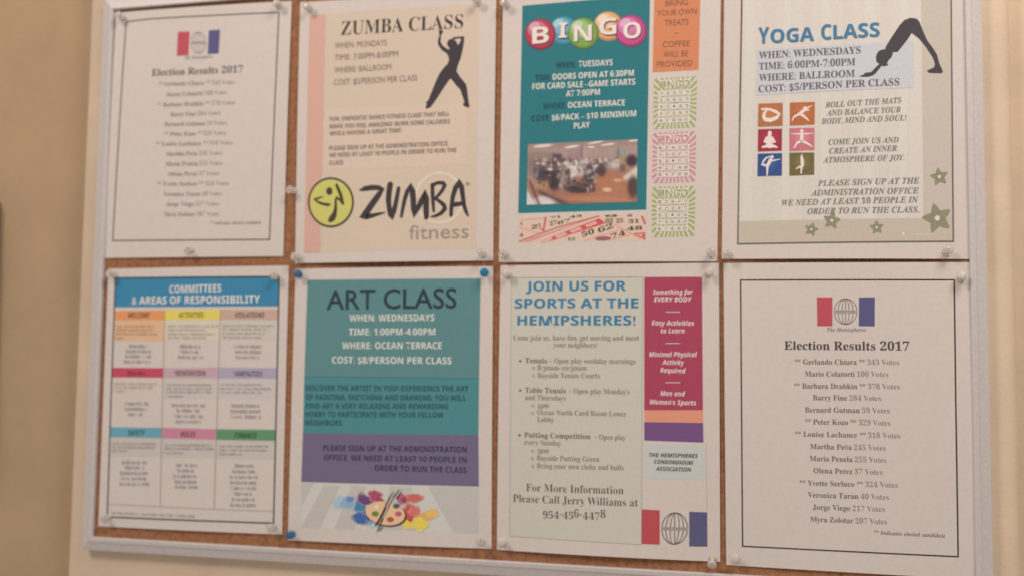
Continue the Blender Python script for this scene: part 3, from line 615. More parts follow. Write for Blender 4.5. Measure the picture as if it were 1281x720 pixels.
   ['t',(139,142,136),5,'3', 'B',5.251,14.804,5.568,14.806,0.331],
   ['q',(252,255,255),4,[(5.757,15.23),(6.319,15.236),(6.308,14.719),(5.747,14.714)]],
   ['t',(139,142,136),5,'23', 'B',5.871,14.809,6.187,14.812,0.33],
   ['q',(252,255,255),4,[(6.376,15.237),(6.936,15.243),(6.924,14.726),(6.365,14.72)]],
   ['e',(127,113,107),5,(6.649,14.991),(0.122,-0.005),(0.0,-0.126)],
   ['q',(252,255,255),4,[(6.993,15.243),(7.552,15.25),(7.539,14.733),(6.981,14.726)]],
   ['t',(139,142,136),5,'48', 'B',7.106,14.822,7.419,14.826,0.33],
   ['q',(252,255,255),4,[(7.609,15.251),(8.166,15.258),(8.152,14.741),(7.596,14.734)]],
   ['t',(139,142,136),5,'70', 'B',7.72,14.83,8.033,14.834,0.329],
   ['q',(252,255,255),4,[(5.124,14.559),(5.686,14.564),(5.676,14.048),(5.115,14.043)]],
   ['t',(139,142,136),5,'10', 'B',5.24,14.138,5.555,14.141,0.33],
   ['q',(252,255,255),4,[(5.744,14.565),(6.304,14.57),(6.293,14.054),(5.734,14.048)]],
   ['t',(139,142,136),5,'21', 'B',5.858,14.144,6.173,14.147,0.33],
   ['q',(252,255,255),4,[(6.362,14.571),(6.921,14.577),(6.909,14.06),(6.351,14.054)]],
   ['t',(139,142,136),5,'33', 'B',6.475,14.15,6.789,14.153,0.329],
   ['q',(252,255,255),4,[(6.978,14.577),(7.535,14.584),(7.522,14.068),(6.966,14.061)]],
   ['t',(139,142,136),5,'56', 'B',7.09,14.157,7.403,14.16,0.329],
   ['q',(252,255,255),4,[(7.592,14.585),(8.148,14.592),(8.134,14.075),(7.579,14.068)]],
   ['t',(139,142,136),5,'70', 'B',7.703,14.164,8.015,14.168,0.329],
   ['q',(252,255,255),4,[(5.112,13.894),(5.674,13.899),(5.664,13.384),(5.103,13.379)]],
   ['t',(139,142,136),5,'4', 'B',5.228,13.474,5.543,13.477,0.33],
   ['q',(252,255,255),4,[(5.731,13.9),(6.29,13.905),(6.279,13.389),(5.721,13.384)]],
   ['t',(139,142,136),5,'27', 'B',5.845,13.479,6.159,13.482,0.329],
   ['q',(252,255,255),4,[(6.347,13.906),(6.905,13.912),(6.893,13.396),(6.336,13.39)]],
   ['t',(139,142,136),5,'38', 'B',6.46,13.485,6.773,13.489,0.329],
   ['q',(252,255,255),4,[(6.962,13.912),(7.518,13.919),(7.505,13.403),(6.95,13.396)]],
   ['t',(139,142,136),5,'50', 'B',7.074,13.492,7.386,13.495,0.328],
   ['q',(252,255,255),4,[(7.575,13.919),(8.13,13.926),(8.115,13.41),(7.562,13.403)]],
   ['t',(139,142,136),5,'67', 'B',7.686,13.499,7.997,13.503,0.328]]),
  ('bingo_card', None, None, [
   ['q',(237,224,229),1,[(4.606,12.447),(8.738,12.481),(8.667,7.572),(4.565,7.548)]],
   ['p',(215,165,181),2,[(6.654,10.005),(8.702,9.977),(8.698,9.749)]],
   ['p',(215,165,181),2,[(6.654,10.005),(8.695,9.516),(8.692,9.275)]],
   ['p',(215,165,181),2,[(6.654,10.005),(8.688,9.019),(8.684,8.744)]],
   ['p',(215,165,181),2,[(6.654,10.005),(8.679,8.441),(8.675,8.099)]],
   ['p',(215,165,181),2,[(6.654,10.005),(8.669,7.704),(8.42,7.57)]],
   ['p',(215,165,181),2,[(6.654,10.005),(8.111,7.568),(7.84,7.566)]],
   ['p',(215,165,181),2,[(6.654,10.005),(7.598,7.564),(7.376,7.562)]],
   ['p',(215,165,181),2,[(6.654,10.005),(7.168,7.561),(6.97,7.56)]],
   ['p',(215,165,181),2,[(6.654,10.005),(6.778,7.559),(6.588,7.557)]],
   ['p',(215,165,181),2,[(6.654,10.005),(6.398,7.556),(6.203,7.555)]],
   ['p',(215,165,181),2,[(6.654,10.005),(6.0,7.554),(5.786,7.553)]],
   ['p',(215,165,181),2,[(6.654,10.005),(5.554,7.552),(5.299,7.551)]],
   ['p',(215,165,181),2,[(6.654,10.005),(5.011,7.55),(4.677,7.548)]],
   ['p',(215,165,181),2,[(6.654,10.005),(4.568,7.845),(4.571,8.216)]],
   ['p',(215,165,181),2,[(6.654,10.005),(4.574,8.54),(4.576,8.83)]],
   ['p',(215,165,181),2,[(6.654,10.005),(4.578,9.097),(4.58,9.345)]],
   ['p',(215,165,181),2,[(6.654,10.005),(4.582,9.582),(4.584,9.812)]],
   ['p',(215,165,181),2,[(6.654,10.005),(4.586,10.038),(4.588,10.266)]],
   ['p',(215,165,181),2,[(6.654,10.005),(4.59,10.498),(4.592,10.74)]],
   ['p',(215,165,181),2,[(6.654,10.005),(4.594,10.995),(4.596,11.271)]],
   ['p',(215,165,181),2,[(6.654,10.005),(4.599,11.575),(4.602,11.918)]],
   ['p',(215,165,181),2,[(6.654,10.005),(4.605,12.315),(4.86,12.449)]],
   ['p',(215,165,181),2,[(6.654,10.005),(5.176,12.45),(5.452,12.452)]],
   ['p',(215,165,181),2,[(6.654,10.005),(5.699,12.454),(5.924,12.455)]],
   ['p',(215,165,181),2,[(6.654,10.005),(6.135,12.457),(6.335,12.458)]],
   ['p',(215,165,181),2,[(6.654,10.005),(6.529,12.46),(6.72,12.461)]],
   ['p',(215,165,181),2,[(6.654,10.005),(6.912,12.463),(7.107,12.465)]],
   ['p',(215,165,181),2,[(6.654,10.005),(7.31,12.467),(7.525,12.469)]],
   ['p',(215,165,181),2,[(6.654,10.005),(7.756,12.471),(8.01,12.474)]],
   ['p',(215,165,181),2,[(6.654,10.005),(8.296,12.476),(8.627,12.48)]],
   ['p',(215,165,181),2,[(6.654,10.005),(8.733,12.181),(8.728,11.808)]],
   ['p',(215,165,181),2,[(6.654,10.005),(8.723,11.481),(8.719,11.189)]],
   ['p',(215,165,181),2,[(6.654,10.005),(8.715,10.922),(8.712,10.672)]],
   ['p',(215,165,181),2,[(6.654,10.005),(8.708,10.434),(8.705,10.204)]],
   ['t',(252,255,255),5,'BINGO', 'B',5.097,11.442,8.15,11.466,0.82],
   ['t',(215,165,181),6,'BINGO', 'R',5.139,11.492,8.11,11.515,0.664],
   ['q',(252,255,255),4,[(5.054,11.221),(5.622,11.224),(5.617,10.714),(5.049,10.711)]],
   ['t',(139,142,136),5,'6', 'B',5.175,10.805,5.494,10.807,0.328],
   ['q',(252,255,255),4,[(5.68,11.225),(6.247,11.229),(6.242,10.718),(5.675,10.714)]],
   ['t',(139,142,136),5,'25', 'B',5.8,10.808,6.119,10.81,0.329],
   ['q',(252,255,255),4,[(6.305,11.229),(6.87,11.233),(6.864,10.723),(6.299,10.718)]],
   ['t',(139,142,136),5,'44', 'B',6.424,10.813,6.742,10.815,0.328],
   ['q',(252,255,255),4,[(6.928,11.234),(7.491,11.239),(7.485,10.728),(6.922,10.723)]],
   ['t',(139,142,136),5,'52', 'B',7.046,10.817,7.363,10.82,0.327],
   ['q',(252,255,255),4,[(7.549,11.239),(8.11,11.245),(8.104,10.733),(7.542,10.728)]],
   ['t',(139,142,136),5,'62', 'B',7.666,10.823,7.982,10.826,0.327],
   ['q',(252,255,255),4,[(5.048,10.564),(5.616,10.567),(5.611,10.057),(5.043,10.054)]],
   ['t',(139,142,136),5,'13', 'B',5.169,10.148,5.488,10.149,0.328],
   ['q',(252,255,255),4,[(5.674,10.567),(6.24,10.571),(6.235,10.061),(5.669,10.057)]],
   ['t',(139,142,136),5,'20', 'B',5.794,10.151,6.112,10.153,0.328],
   ['q',(252,255,255),4,[(6.298,10.571),(6.862,10.575),(6.856,10.065),(6.292,10.061)]],
   ['t',(139,142,136),5,'43', 'B',6.417,10.155,6.734,10.158,0.328],
   ['q',(252,255,255),4,[(6.92,10.576),(7.483,10.581),(7.476,10.07),(6.914,10.066)]],
   ['t',(139,142,136),5,'47', 'B',7.038,10.16,7.355,10.162,0.327],
   ['q',(252,255,255),4,[(7.54,10.581),(8.102,10.586),(8.095,10.075),(7.534,10.071)]],
   ['t',(139,142,136),5,'71', 'B',7.658,10.165,7.973,10.168,0.327],
   ['q',(252,255,255),4,[(5.042,9.907),(5.609,9.91),(5.604,9.4),(5.037,9.398)]],
   ['t',(139,142,136),5,'5', 'B',5.162,9.491,5.481,9.493,0.328],
   ['q',(252,255,255),4,[(5.667,9.91),(6.233,9.914),(6.227,9.404),(5.662,9.401)]],
   ['t',(139,142,136),5,'26', 'B',5.787,9.495,6.105,9.496,0.328],
   ['q',(252,255,255),4,[(6.291,9.914),(6.855,9.918),(6.849,9.408),(6.285,9.405)]],
   ['e',(127,113,107),5,(6.568,9.671),(0.122,-0.004),(0.0,-0.125)],
   ['q',(252,255,255),4,[(6.912,9.919),(7.475,9.923),(7.468,9.413),(6.906,9.409)]],
   ['t',(139,142,136),5,'57', 'B',7.03,9.503,7.346,9.505,0.327],
   ['q',(252,255,255),4,[(7.532,9.923),(8.093,9.928),(8.086,9.418),(7.525,9.414)]],
   ['t',(139,142,136),5,'72', 'B',7.649,9.508,7.964,9.51,0.326],
   ['q',(252,255,255),4,[(5.036,9.251),(5.603,9.254),(5.598,8.745),(5.031,8.742)]],
   ['t',(139,142,136),5,'9', 'B',5.156,8.835,5.475,8.837,0.328],
   ['q',(252,255,255),4,[(5.661,9.254),(6.226,9.257),(6.22,8.748),(5.656,8.745)]],
   ['t',(139,142,136),5,'22', 'B',5.78,8.839,6.098,8.84,0.328],
   ['q',(252,255,255),4,[(6.284,9.258),(6.847,9.261),(6.841,8.752),(6.278,8.749)]],
   ['t',(139,142,136),5,'37', 'B',6.402,8.842,6.719,8.844,0.327],
   ['q',(252,255,255),4,[(6.904,9.262),(7.466,9.266),(7.46,8.757),(6.898,8.753)]],
   ['t',(139,142,136),5,'46', 'B',7.023,8.846,7.338,8.849,0.326],
   ['q',(252,255,255),4,[(7.524,9.267),(8.084,9.271),(8.077,8.761),(7.517,8.757)]],
   ['t',(139,142,136),5,'68', 'B',7.641,8.851,7.956,8.854,0.326],
   ['q',(252,255,255),4,[(5.03,8.595),(5.596,8.598),(5.591,8.089),(5.025,8.087)]],
   ['t',(139,142,136),5,'5', 'B',5.15,8.18,5.468,8.182,0.327],
   ['q',(252,255,255),4,[(5.654,8.598),(6.219,8.601),(6.213,8.093),(5.649,8.09)]],
   ['t',(139,142,136),5,'18', 'B',5.774,8.183,6.091,8.185,0.327],
   ['q',(252,255,255),4,[(6.276,8.602),(6.839,8.605),(6.833,8.097),(6.271,8.093)]],
   ['t',(139,142,136),5,'37', 'B',6.395,8.187,6.711,8.189,0.326],
   ['q',(252,255,255),4,[(6.897,8.606),(7.458,8.61),(7.451,8.101),(6.891,8.097)]],
   ['t',(139,142,136),5,'55', 'B',7.015,8.191,7.33,8.193,0.326],
   ['q',(252,255,255),4,[(7.515,8.61),(8.075,8.615),(8.068,8.105),(7.509,8.101)]],
   ['t',(139,142,136),5,'68', 'B',7.632,8.195,7.947,8.197,0.326]]),
  ('bingo_card', None, None, [
   ['q',(226,238,213),1,[(4.566,7.182),(8.667,7.154),(8.573,2.343),(4.548,2.303)]],
   ['p',(175,192,142),2,[(6.598,4.74),(8.619,4.7),(8.615,4.477)]],
   ['p',(175,192,142),2,[(6.598,4.74),(8.61,4.249),(8.606,4.012)]],
   ['p',(175,192,142),2,[(6.598,4.74),(8.601,3.762),(8.596,3.492)]],
   ['p',(175,192,142),2,[(6.598,4.74),(8.59,3.195),(8.583,2.86)]],
   ['p',(175,192,142),2,[(6.598,4.74),(8.576,2.472),(8.33,2.34)]],
   ['p',(175,192,142),2,[(6.598,4.74),(8.027,2.337),(7.762,2.334)]],
   ['p',(175,192,142),2,[(6.598,4.74),(7.524,2.332),(7.306,2.329)]],
   ['p',(175,192,142),2,[(6.598,4.74),(7.102,2.327),(6.907,2.325)]],
   ['p',(175,192,142),2,[(6.598,4.74),(6.719,2.323),(6.533,2.321)]],
   ['p',(175,192,142),2,[(6.598,4.74),(6.346,2.32),(6.155,2.318)]],
   ['p',(175,192,142),2,[(6.598,4.74),(5.956,2.316),(5.746,2.314)]],
   ['p',(175,192,142),2,[(6.598,4.74),(5.518,2.312),(5.268,2.309)]],
   ['p',(175,192,142),2,[(6.598,4.74),(4.985,2.307),(4.658,2.304)]],
   ['p',(175,192,142),2,[(6.598,4.74),(4.549,2.599),(4.55,2.968)]],
   ['p',(175,192,142),2,[(6.598,4.74),(4.552,3.291),(4.553,3.58)]],
   ['p',(175,192,142),2,[(6.598,4.74),(4.554,3.845),(4.555,4.093)]],
   ['p',(175,192,142),2,[(6.598,4.74),(4.555,4.329),(4.556,4.558)]],
   ['p',(175,192,142),2,[(6.598,4.74),(4.557,4.783),(4.558,5.01)]],
   ['p',(175,192,142),2,[(6.598,4.74),(4.559,5.241),(4.56,5.482)]],
   ['p',(175,192,142),2,[(6.598,4.74),(4.561,5.736),(4.562,6.011)]],
   ['p',(175,192,142),2,[(6.598,4.74),(4.563,6.313),(4.564,6.655)]],
   ['p',(175,192,142),2,[(6.598,4.74),(4.566,7.049),(4.818,7.179)]],
   ['p',(175,192,142),2,[(6.598,4.74),(5.132,7.177),(5.405,7.174)]],
   ['p',(175,192,142),2,[(6.598,4.74),(5.65,7.173),(5.874,7.171)]],
   ['p',(175,192,142),2,[(6.598,4.74),(6.083,7.169),(6.282,7.168)]],
   ['p',(175,192,142),2,[(6.598,4.74),(6.474,7.167),(6.664,7.165)]],
   ['p',(175,192,142),2,[(6.598,4.74),(6.854,7.164),(7.048,7.163)]],
   ['p',(175,192,142),2,[(6.598,4.74),(7.25,7.162),(7.463,7.161)]],
   ['p',(175,192,142),2,[(6.598,4.74),(7.692,7.159),(7.944,7.158)]],
   ['p',(175,192,142),2,[(6.598,4.74),(8.229,7.157),(8.557,7.155)]],
   ['p',(175,192,142),2,[(6.598,4.74),(8.661,6.861),(8.654,6.495)]],
   ['p',(175,192,142),2,[(6.598,4.74),(8.648,6.175),(8.642,5.889)]],
   ['p',(175,192,142),2,[(6.598,4.74),(8.637,5.627),(8.632,5.382)]],
   ['p',(175,192,142),2,[(6.598,4.74),(8.628,5.149),(8.623,4.923)]],
   ['t',(252,255,255),5,'BINGO', 'B',5.057,6.176,8.08,6.167,0.814],
   ['t',(175,192,142),6,'BINGO', 'R',5.098,6.225,8.04,6.215,0.659],
   ['q',(252,255,255),4,[(5.014,5.957),(5.577,5.955),(5.573,5.449),(5.012,5.45)]],
   ['t',(139,142,136),5,'8', 'B',5.135,5.542,5.451,5.541,0.326],
   ['q',(252,255,255),4,[(5.635,5.955),(6.196,5.953),(6.19,5.448),(5.631,5.448)]],
   ['t',(139,142,136),5,'23', 'B',5.754,5.541,6.069,5.54,0.326],
   ['q',(252,255,255),4,[(6.253,5.953),(6.812,5.951),(6.806,5.447),(6.248,5.448)]],
   ['t',(139,142,136),5,'36', 'B',6.371,5.54,6.685,5.539,0.325],
   ['q',(252,255,255),4,[(6.869,5.951),(7.427,5.95),(7.419,5.447),(6.863,5.447)]],
   ['t',(139,142,136),5,'47', 'B',6.986,5.539,7.299,5.539,0.325],
   ['q',(252,255,255),4,[(7.484,5.95),(8.04,5.949),(8.031,5.447),(7.476,5.447)]],
   ['t',(139,142,136),5,'73', 'B',7.599,5.539,7.911,5.539,0.324],
   ['q',(252,255,255),4,[(5.011,5.303),(5.572,5.303),(5.568,4.797),(5.008,4.797)]],
   ['t',(139,142,136),5,'4', 'B',5.131,4.889,5.446,4.889,0.326],
   ['q',(252,255,255),4,[(5.629,5.302),(6.189,5.302),(6.184,4.797),(5.625,4.797)]],
   ['t',(139,142,136),5,'21', 'B',5.749,4.889,6.063,4.889,0.326],
   ['q',(252,255,255),4,[(6.246,5.302),(6.804,5.302),(6.798,4.798),(6.241,4.797)]],
   ['t',(139,142,136),5,'32', 'B',6.364,4.89,6.677,4.89,0.325],
   ['q',(252,255,255),4,[(6.861,5.302),(7.417,5.302),(7.41,4.8),(6.855,4.798)]],
   ['t',(139,142,136),5,'49', 'B',6.977,4.891,7.29,4.891,0.324],
   ['q',(252,255,255),4,[(7.474,5.302),(8.029,5.303),(8.02,4.801),(7.466,4.8)]],
   ['t',(139,142,136),5,'72', 'B',7.589,4.892,7.901,4.892,0.324],
   ['q',(252,255,255),4,[(5.007,4.65),(5.567,4.651),(5.563,4.146),(5.005,4.144)]],
   ['t',(139,142,136),5,'5', 'B',5.128,4.237,5.442,4.238,0.326],
   ['q',(252,255,255),4,[(5.624,4.651),(6.182,4.652),(6.177,4.148),(5.62,4.146)]],
   ['t',(139,142,136),5,'23', 'B',5.743,4.238,6.056,4.239,0.325],
   ['q',(252,255,255),4,[(6.239,4.652),(6.796,4.653),(6.79,4.15),(6.234,4.148)]],
   ['e',(127,113,107),5,(6.513,4.41),(0.121,-0.002),(0.0,-0.123)],
   ['q',(252,255,255),4,[(6.853,4.653),(7.408,4.655),(7.4,4.152),(6.846,4.15)]],
   ['t',(139,142,136),5,'47', 'B',6.969,4.242,7.28,4.244,0.324],
   ['q',(252,255,255),4,[(7.464,4.655),(8.018,4.656),(8.009,4.155),(7.457,4.153)]],
   ['t',(139,142,136),5,'64', 'B',7.579,4.245,7.89,4.246,0.323],
   ['q',(252,255,255),4,[(5.004,3.998),(5.562,4.0),(5.558,3.495),(5.001,3.492)]],
   ['t',(139,142,136),5,'7', 'B',5.124,3.585,5.437,3.587,0.325],
   ['q',(252,255,255),4,[(5.619,4.0),(6.176,4.002),(6.171,3.498),(5.615,3.495)]],
   ['t',(139,142,136),5,'18', 'B',5.738,3.588,6.05,3.59,0.325],
   ['q',(252,255,255),4,[(6.233,4.002),(6.788,4.005),(6.782,3.502),(6.228,3.499)]],
   ['t',(139,142,136),5,'34', 'B',6.35,3.591,6.661,3.593,0.325],
   ['q',(252,255,255),4,[(6.844,4.005),(7.398,4.008),(7.391,3.506),(6.838,3.502)]],
   ['t',(139,142,136),5,'56', 'B',6.96,3.595,7.271,3.597,0.324],
   ['q',(252,255,255),4,[(7.455,4.008),(8.007,4.011),(7.998,3.51),(7.447,3.506)]],
   ['t',(139,142,136),5,'61', 'B',7.569,3.599,7.879,3.601,0.323],
   ['q',(252,255,255),4,[(5.0,3.347),(5.557,3.35),(5.553,2.845),(4.997,2.841)]],
   ['t',(139,142,136),5,'6', 'B',5.12,2.934,5.432,2.936,0.325],
   ['q',(252,255,255),4,[(5.614,3.35),(6.169,3.353),(6.164,2.85),(5.61,2.846)]],
   ['t',(139,142,136),5,'17', 'B',5.732,2.939,6.044,2.941,0.324],
   ['q',(252,255,255),4,[(6.226,3.354),(6.78,3.357),(6.774,2.855),(6.221,2.85)]],
   ['t',(139,142,136),5,'45', 'B',6.343,2.943,6.654,2.946,0.324],
   ['q',(252,255,255),4,[(6.836,3.357),(7.389,3.361),(7.381,2.86),(6.83,2.855)]],
   ['t',(139,142,136),5,'48', 'B',6.952,2.948,7.262,2.95,0.324],
   ['q',(252,255,255),4,[(7.445,3.362),(7.996,3.366),(7.987,2.865),(7.437,2.86)]],
   ['t',(139,142,136),5,'61', 'B',7.559,2.953,7.868,2.956,0.324]]),
 ]),
 ('yoga_flyer', 'pale yoga class flyer with six pose squares and green star flowers', 'flyer', (19.462, 5.998), [(-10.619, 26.655), (11.055, 25.284), (10.91, -0.134), (-10.906, 0.14)], (0.46, 0.2, 0.2), 4, [
  ('printed_panel', None, None, [
   ['q',(232,237,235),1,[(-8.937,26.039),(9.787,24.772),(9.586,1.482),(-9.415,1.555)]],
   ['q',(234,241,240),2,[(-8.674,25.939),(-7.789,25.864),(-8.069,3.726),(-8.942,3.674)]],
   ['q',(230,235,233),2,[(-6.806,25.781),(-5.842,25.699),(-6.151,3.672),(-7.1,3.623)]],
   ['q',(234,241,240),2,[(-5.079,25.635),(-4.381,25.576),(-4.712,3.632),(-5.4,3.575)]],
   ['q',(230,235,233),2,[(-3.127,25.472),(-2.543,25.423),(-2.903,3.583),(-3.479,3.523)]],
   ['q',(234,241,240),2,[(-1.629,25.349),(-0.833,25.285),(-1.22,3.541),(-2.004,3.485)]],
   ['q',(230,235,233),2,[(0.395,25.19),(1.065,25.139),(0.648,3.499),(-0.013,3.439)]],
   ['q',(234,241,240),2,[(2.212,25.054),(3.266,24.979),(2.815,3.456),(1.776,3.402)]],
   ['q',(230,235,233),2,[(3.684,24.95),(4.541,24.891),(4.072,3.435),(3.225,3.376)]],
   ['q',(234,241,240),2,[(5.375,24.836),(6.124,24.786),(5.633,3.411),(4.894,3.348)]],
   ['q',(215,216,210),3,[(7.222,24.866),(9.787,24.772),(9.609,3.573),(7.097,3.609)]],
   ['q',(213,213,203),3,[(-9.334,3.685),(9.61,3.595),(9.586,1.482),(-9.415,1.555)]]]),
  ('border_line', None, None, [
   ['l',(122,120,124),4,0.13,[(-8.944,26.04),(-9.191,13.276),(-9.415,1.555),(9.586,1.482),(9.689,13.317),(9.787,24.772),(-8.944,26.04),(-9.191,13.276)]]]),
  ('heading', None, None, [
   ['t',(140,147,159),4,'Y', 'B',-7.413,20.65,-6.435,20.626,1.553],
   ['t',(140,147,159),4,'OGA', 'B',-6.265,20.613,-2.308,20.553,1.312],
   ['t',(140,147,159),4,'C', 'B',-1.623,20.565,-0.725,20.579,1.457],
   ['t',(140,147,159),4,'LASS', 'B',-0.546,20.582,3.535,20.577,1.334],
   ['t',(71,144,195),5,'Y', 'B',-7.465,20.708,-6.487,20.684,1.553],
   ['t',(71,144,195),5,'OGA', 'B',-6.317,20.671,-2.358,20.611,1.313],
   ['t',(71,144,195),5,'C', 'B',-1.673,20.623,-0.775,20.636,1.458],
   ['t',(71,144,195),5,'LASS', 'B',-0.596,20.639,3.486,20.633,1.335]]),
  ('class_details', None, None, [
   ['q',(217,230,244),4,[(-7.527,20.114),(6.418,20.014),(6.387,15.671),(-7.636,15.705)]],
   ['t',(109,113,123),5,'WHEN: WEDNESDAYS', 'SB',-7.397,19.212,1.829,19.111,0.668],
   ['t',(109,113,123),5,'TIME: 6:00PM-7:00PM', 'SB',-7.402,18.151,1.334,18.016,0.667],
   ['t',(109,113,123),5,'WHERE: BALLROOM', 'SB',-7.407,17.052,1.272,16.935,0.666],
   ['t',(109,113,123),5,'COST: $5/PERSON PER CLASS', 'SB',-7.45,15.964,5.173,15.944,0.662]]),
  ('yoga_silhouette', None, None, [
   ['p',(80,81,91),6,[(1.622,16.939),(2.066,17.105),(2.174,17.25),(2.738,17.297),(3.273,17.874),(3.451,18.016),(3.191,18.256),(3.162,18.73),(3.29,19.102),(3.557,19.333),(3.961,19.387),(4.143,19.812),(4.538,20.453),(5.254,21.547),(5.698,22.051),(6.225,22.228),(6.746,22.123),(7.002,21.826),(7.251,21.06),(7.667,20.006),(8.174,19.232),(8.475,18.657),(8.667,17.809),(8.866,17.335),(8.964,17.014),(8.825,16.909),(7.758,16.994),(7.588,17.206),(8.232,17.494),(8.289,17.827),(8.126,18.394),(7.571,19.356),(6.977,20.23),(6.326,20.828),(5.933,20.19),(5.31,19.375),(5.043,19.068),(4.659,19.087),(4.62,18.844),(4.511,18.567),(4.298,18.389),(4.119,18.058),(4.239,17.864),(3.799,17.773),(3.66,17.855),(3.177,17.219),(2.91,16.986),(2.468,16.857),(1.94,16.885)]]]),
  ('pose_icon', None, 'orange square with a curled bow pose', [
   ['q',(194,132,90),4,[(-7.455,14.884),(-5.212,14.829),(-5.248,12.633),(-7.524,12.653)]],
   ['e',(200,137,93),5,(-6.355,13.903),(0.806,-0.045),(-0.005,-0.776)],
   ['e',(214,141,101),6,(-6.355,13.903),(0.513,-0.029),(-0.003,-0.494)],
   ['b',(255,255,255),7,[(-7.084,14.285,0.172),(-6.837,14.361,0.194),(-6.333,14.243,0.236),(-5.853,14.014,0.278),(-5.534,13.772,0.171),(-5.803,13.429,0.321),(-6.338,13.235,0.386),(-6.82,13.317,0.365),(-6.98,13.606,0.301),(-6.903,13.938,0.258),(-6.708,14.208,0.171)]],
   ['e',(255,255,255),7,(-7.116,14.332),(0.097,-0.006),(-0.001,-0.112)]]),
  ('pose_icon', None, 'orange square with a leaning warrior pose', [
   ['q',(197,126,85),4,[(-4.578,14.814),(-2.315,14.748),(-2.355,12.607),(-4.593,12.613)]],
   ['e',(204,131,88),5,(-3.455,13.846),(0.792,-0.045),(-0.006,-0.771)],
   ['e',(214,133,93),6,(-3.455,13.846),(0.505,-0.029),(-0.004,-0.49)],
   ['b',(255,255,255),7,[(-4.37,13.07,0.095),(-4.209,13.429,0.169),(-3.753,13.648,0.232),(-3.413,13.906,0.316),(-3.18,14.115,0.273),(-2.885,14.265,0.126),(-2.568,14.413,0.062)]],
   ['b',(255,255,255),7,[(-3.626,13.696,0.253),(-3.259,13.398,0.21),(-2.978,13.105,0.147),(-2.874,12.988,0.084)]],
   ['b',(255,255,255),7,[(-3.413,14.017,0.169),(-3.044,13.996,0.147),(-2.803,14.016,0.084)]],
   ['e',(255,255,255),7,(-3.221,14.24),(0.115,-0.007),(-0.001,-0.134)]]),
  ('pose_icon', None, 'crimson square with a seated lotus pose', [
   ['q',(173,67,87),4,[(-7.503,12.422),(-5.301,12.361),(-5.336,10.263),(-7.535,10.273)]],
   ['e',(179,72,93),5,(-6.414,11.482),(0.805,-0.04),(-0.004,-0.774)],
   ['e',(192,82,101),6,(-6.414,11.482),(0.512,-0.025),(-0.003,-0.492)],
   ['e',(255,255,255),7,(-6.42,11.987),(0.182,-0.009),(-0.001,-0.212)],
   ['b',(255,255,255),7,[(-6.454,11.676,0.386),(-6.455,11.341,0.492),(-6.458,10.894,0.599)]],
   ['b',(255,255,255),7,[(-6.722,11.555,0.214),(-6.885,11.194,0.193),(-6.617,11.07,0.149)]],
   ['b',(255,255,255),7,[(-6.209,11.529,0.214),(-5.997,11.151,0.192),(-6.275,11.053,0.149)]],
   ['b',(255,255,255),7,[(-7.102,10.679,0.172),(-6.726,10.773,0.278),(-6.427,10.67,0.235),(-6.085,10.743,0.277),(-5.787,10.617,0.149)]]]),
  ('pose_icon', None, 'pink square with a wide warrior pose', [
   ['q',(215,137,153),4,[(-4.631,12.363),(-2.372,12.304),(-2.39,10.185),(-4.646,10.192)]],
   ['e',(220,144,161),5,(-3.505,11.412),(0.792,-0.04),(-0.006,-0.768)],
   ['e',(227,156,171),6,(-3.505,11.412),(0.504,-0.026),(-0.003,-0.489)],
   ['e',(255,255,255),7,(-3.512,12.047),(0.147,-0.008),(-0.001,-0.178)],
   ['b',(255,255,255),7,[(-4.484,11.82,0.063),(-3.851,11.787,0.127),(-3.115,11.771,0.126),(-2.486,11.75,0.063)]],
   ['b',(255,255,255),7,[(-3.514,11.747,0.294),(-3.517,11.36,0.294),(-3.519,11.083,0.315)]],
   ['b',(255,255,255),7,[(-3.593,11.087,0.231),(-3.941,10.938,0.21),(-4.155,10.56,0.126),(-4.261,10.455,0.084)]],
   ['b',(255,255,255),7,[(-3.456,11.08,0.231),(-3.069,10.862,0.209),(-2.757,10.659,0.147),(-2.58,10.485,0.073)]]]),
  ('pose_icon', None, 'blue square with a standing dancer pose', [
   ['q',(63,97,167),4,[(-7.536,10.081),(-5.315,10.033),(-5.35,7.889),(-7.582,7.917)]],
   ['e',(67,102,172),5,(-6.441,9.132),(0.803,-0.035),(-0.005,-0.771)],
   ['e',(76,112,183),6,(-6.441,9.132),(0.511,-0.022),(-0.003,-0.491)],
   ['b',(255,255,255),7,[(-6.687,7.986,0.128),(-6.674,8.453,0.171),(-6.65,8.897,0.256),(-6.467,9.223,0.32),(-6.359,9.497,0.256)]],
   ['e',(255,255,255),7,(-6.219,9.713),(0.139,-0.006),(0.0,-0.156)],
   ['b',(255,255,255),7,[(-6.413,9.332,0.192),(-5.986,9.391,0.128),(-5.507,9.447,0.064)]],
   ['b',(255,255,255),7,[(-6.682,8.921,0.214),(-7.003,8.968,0.193),(-7.142,9.029,0.15),(-7.001,9.358,0.15),(-6.785,9.627,0.149),(-6.41,9.777,0.106)]]]),
  ('pose_icon', None, 'olive square with a slim standing pose', [
   ['q',(125,120,83),4,[(-4.647,10.04),(-2.413,9.96),(-2.431,7.864),(-4.661,7.861)]],
   ['e',(132,127,88),5,(-3.533,9.081),(0.79,-0.034),(-0.006,-0.765)],
   ['e',(140,137,97),6,(-3.533,9.081),(0.503,-0.022),(-0.004,-0.487)],
   ['b',(255,255,255),7,[(-3.585,8.016,0.105),(-3.581,8.434,0.167),(-3.473,8.871,0.293),(-3.501,9.314,0.293),(-3.551,9.647,0.168),(-3.529,9.812,0.084)]],
   ['b',(255,255,255),7,[(-3.558,8.709,0.188),(-3.853,8.611,0.147),(-4.044,8.476,0.085)]],
   ['e',(255,255,255),7,(-3.531,9.536),(0.126,-0.006),(-0.001,-0.144)]]),
  ('motto_text', None, None, [
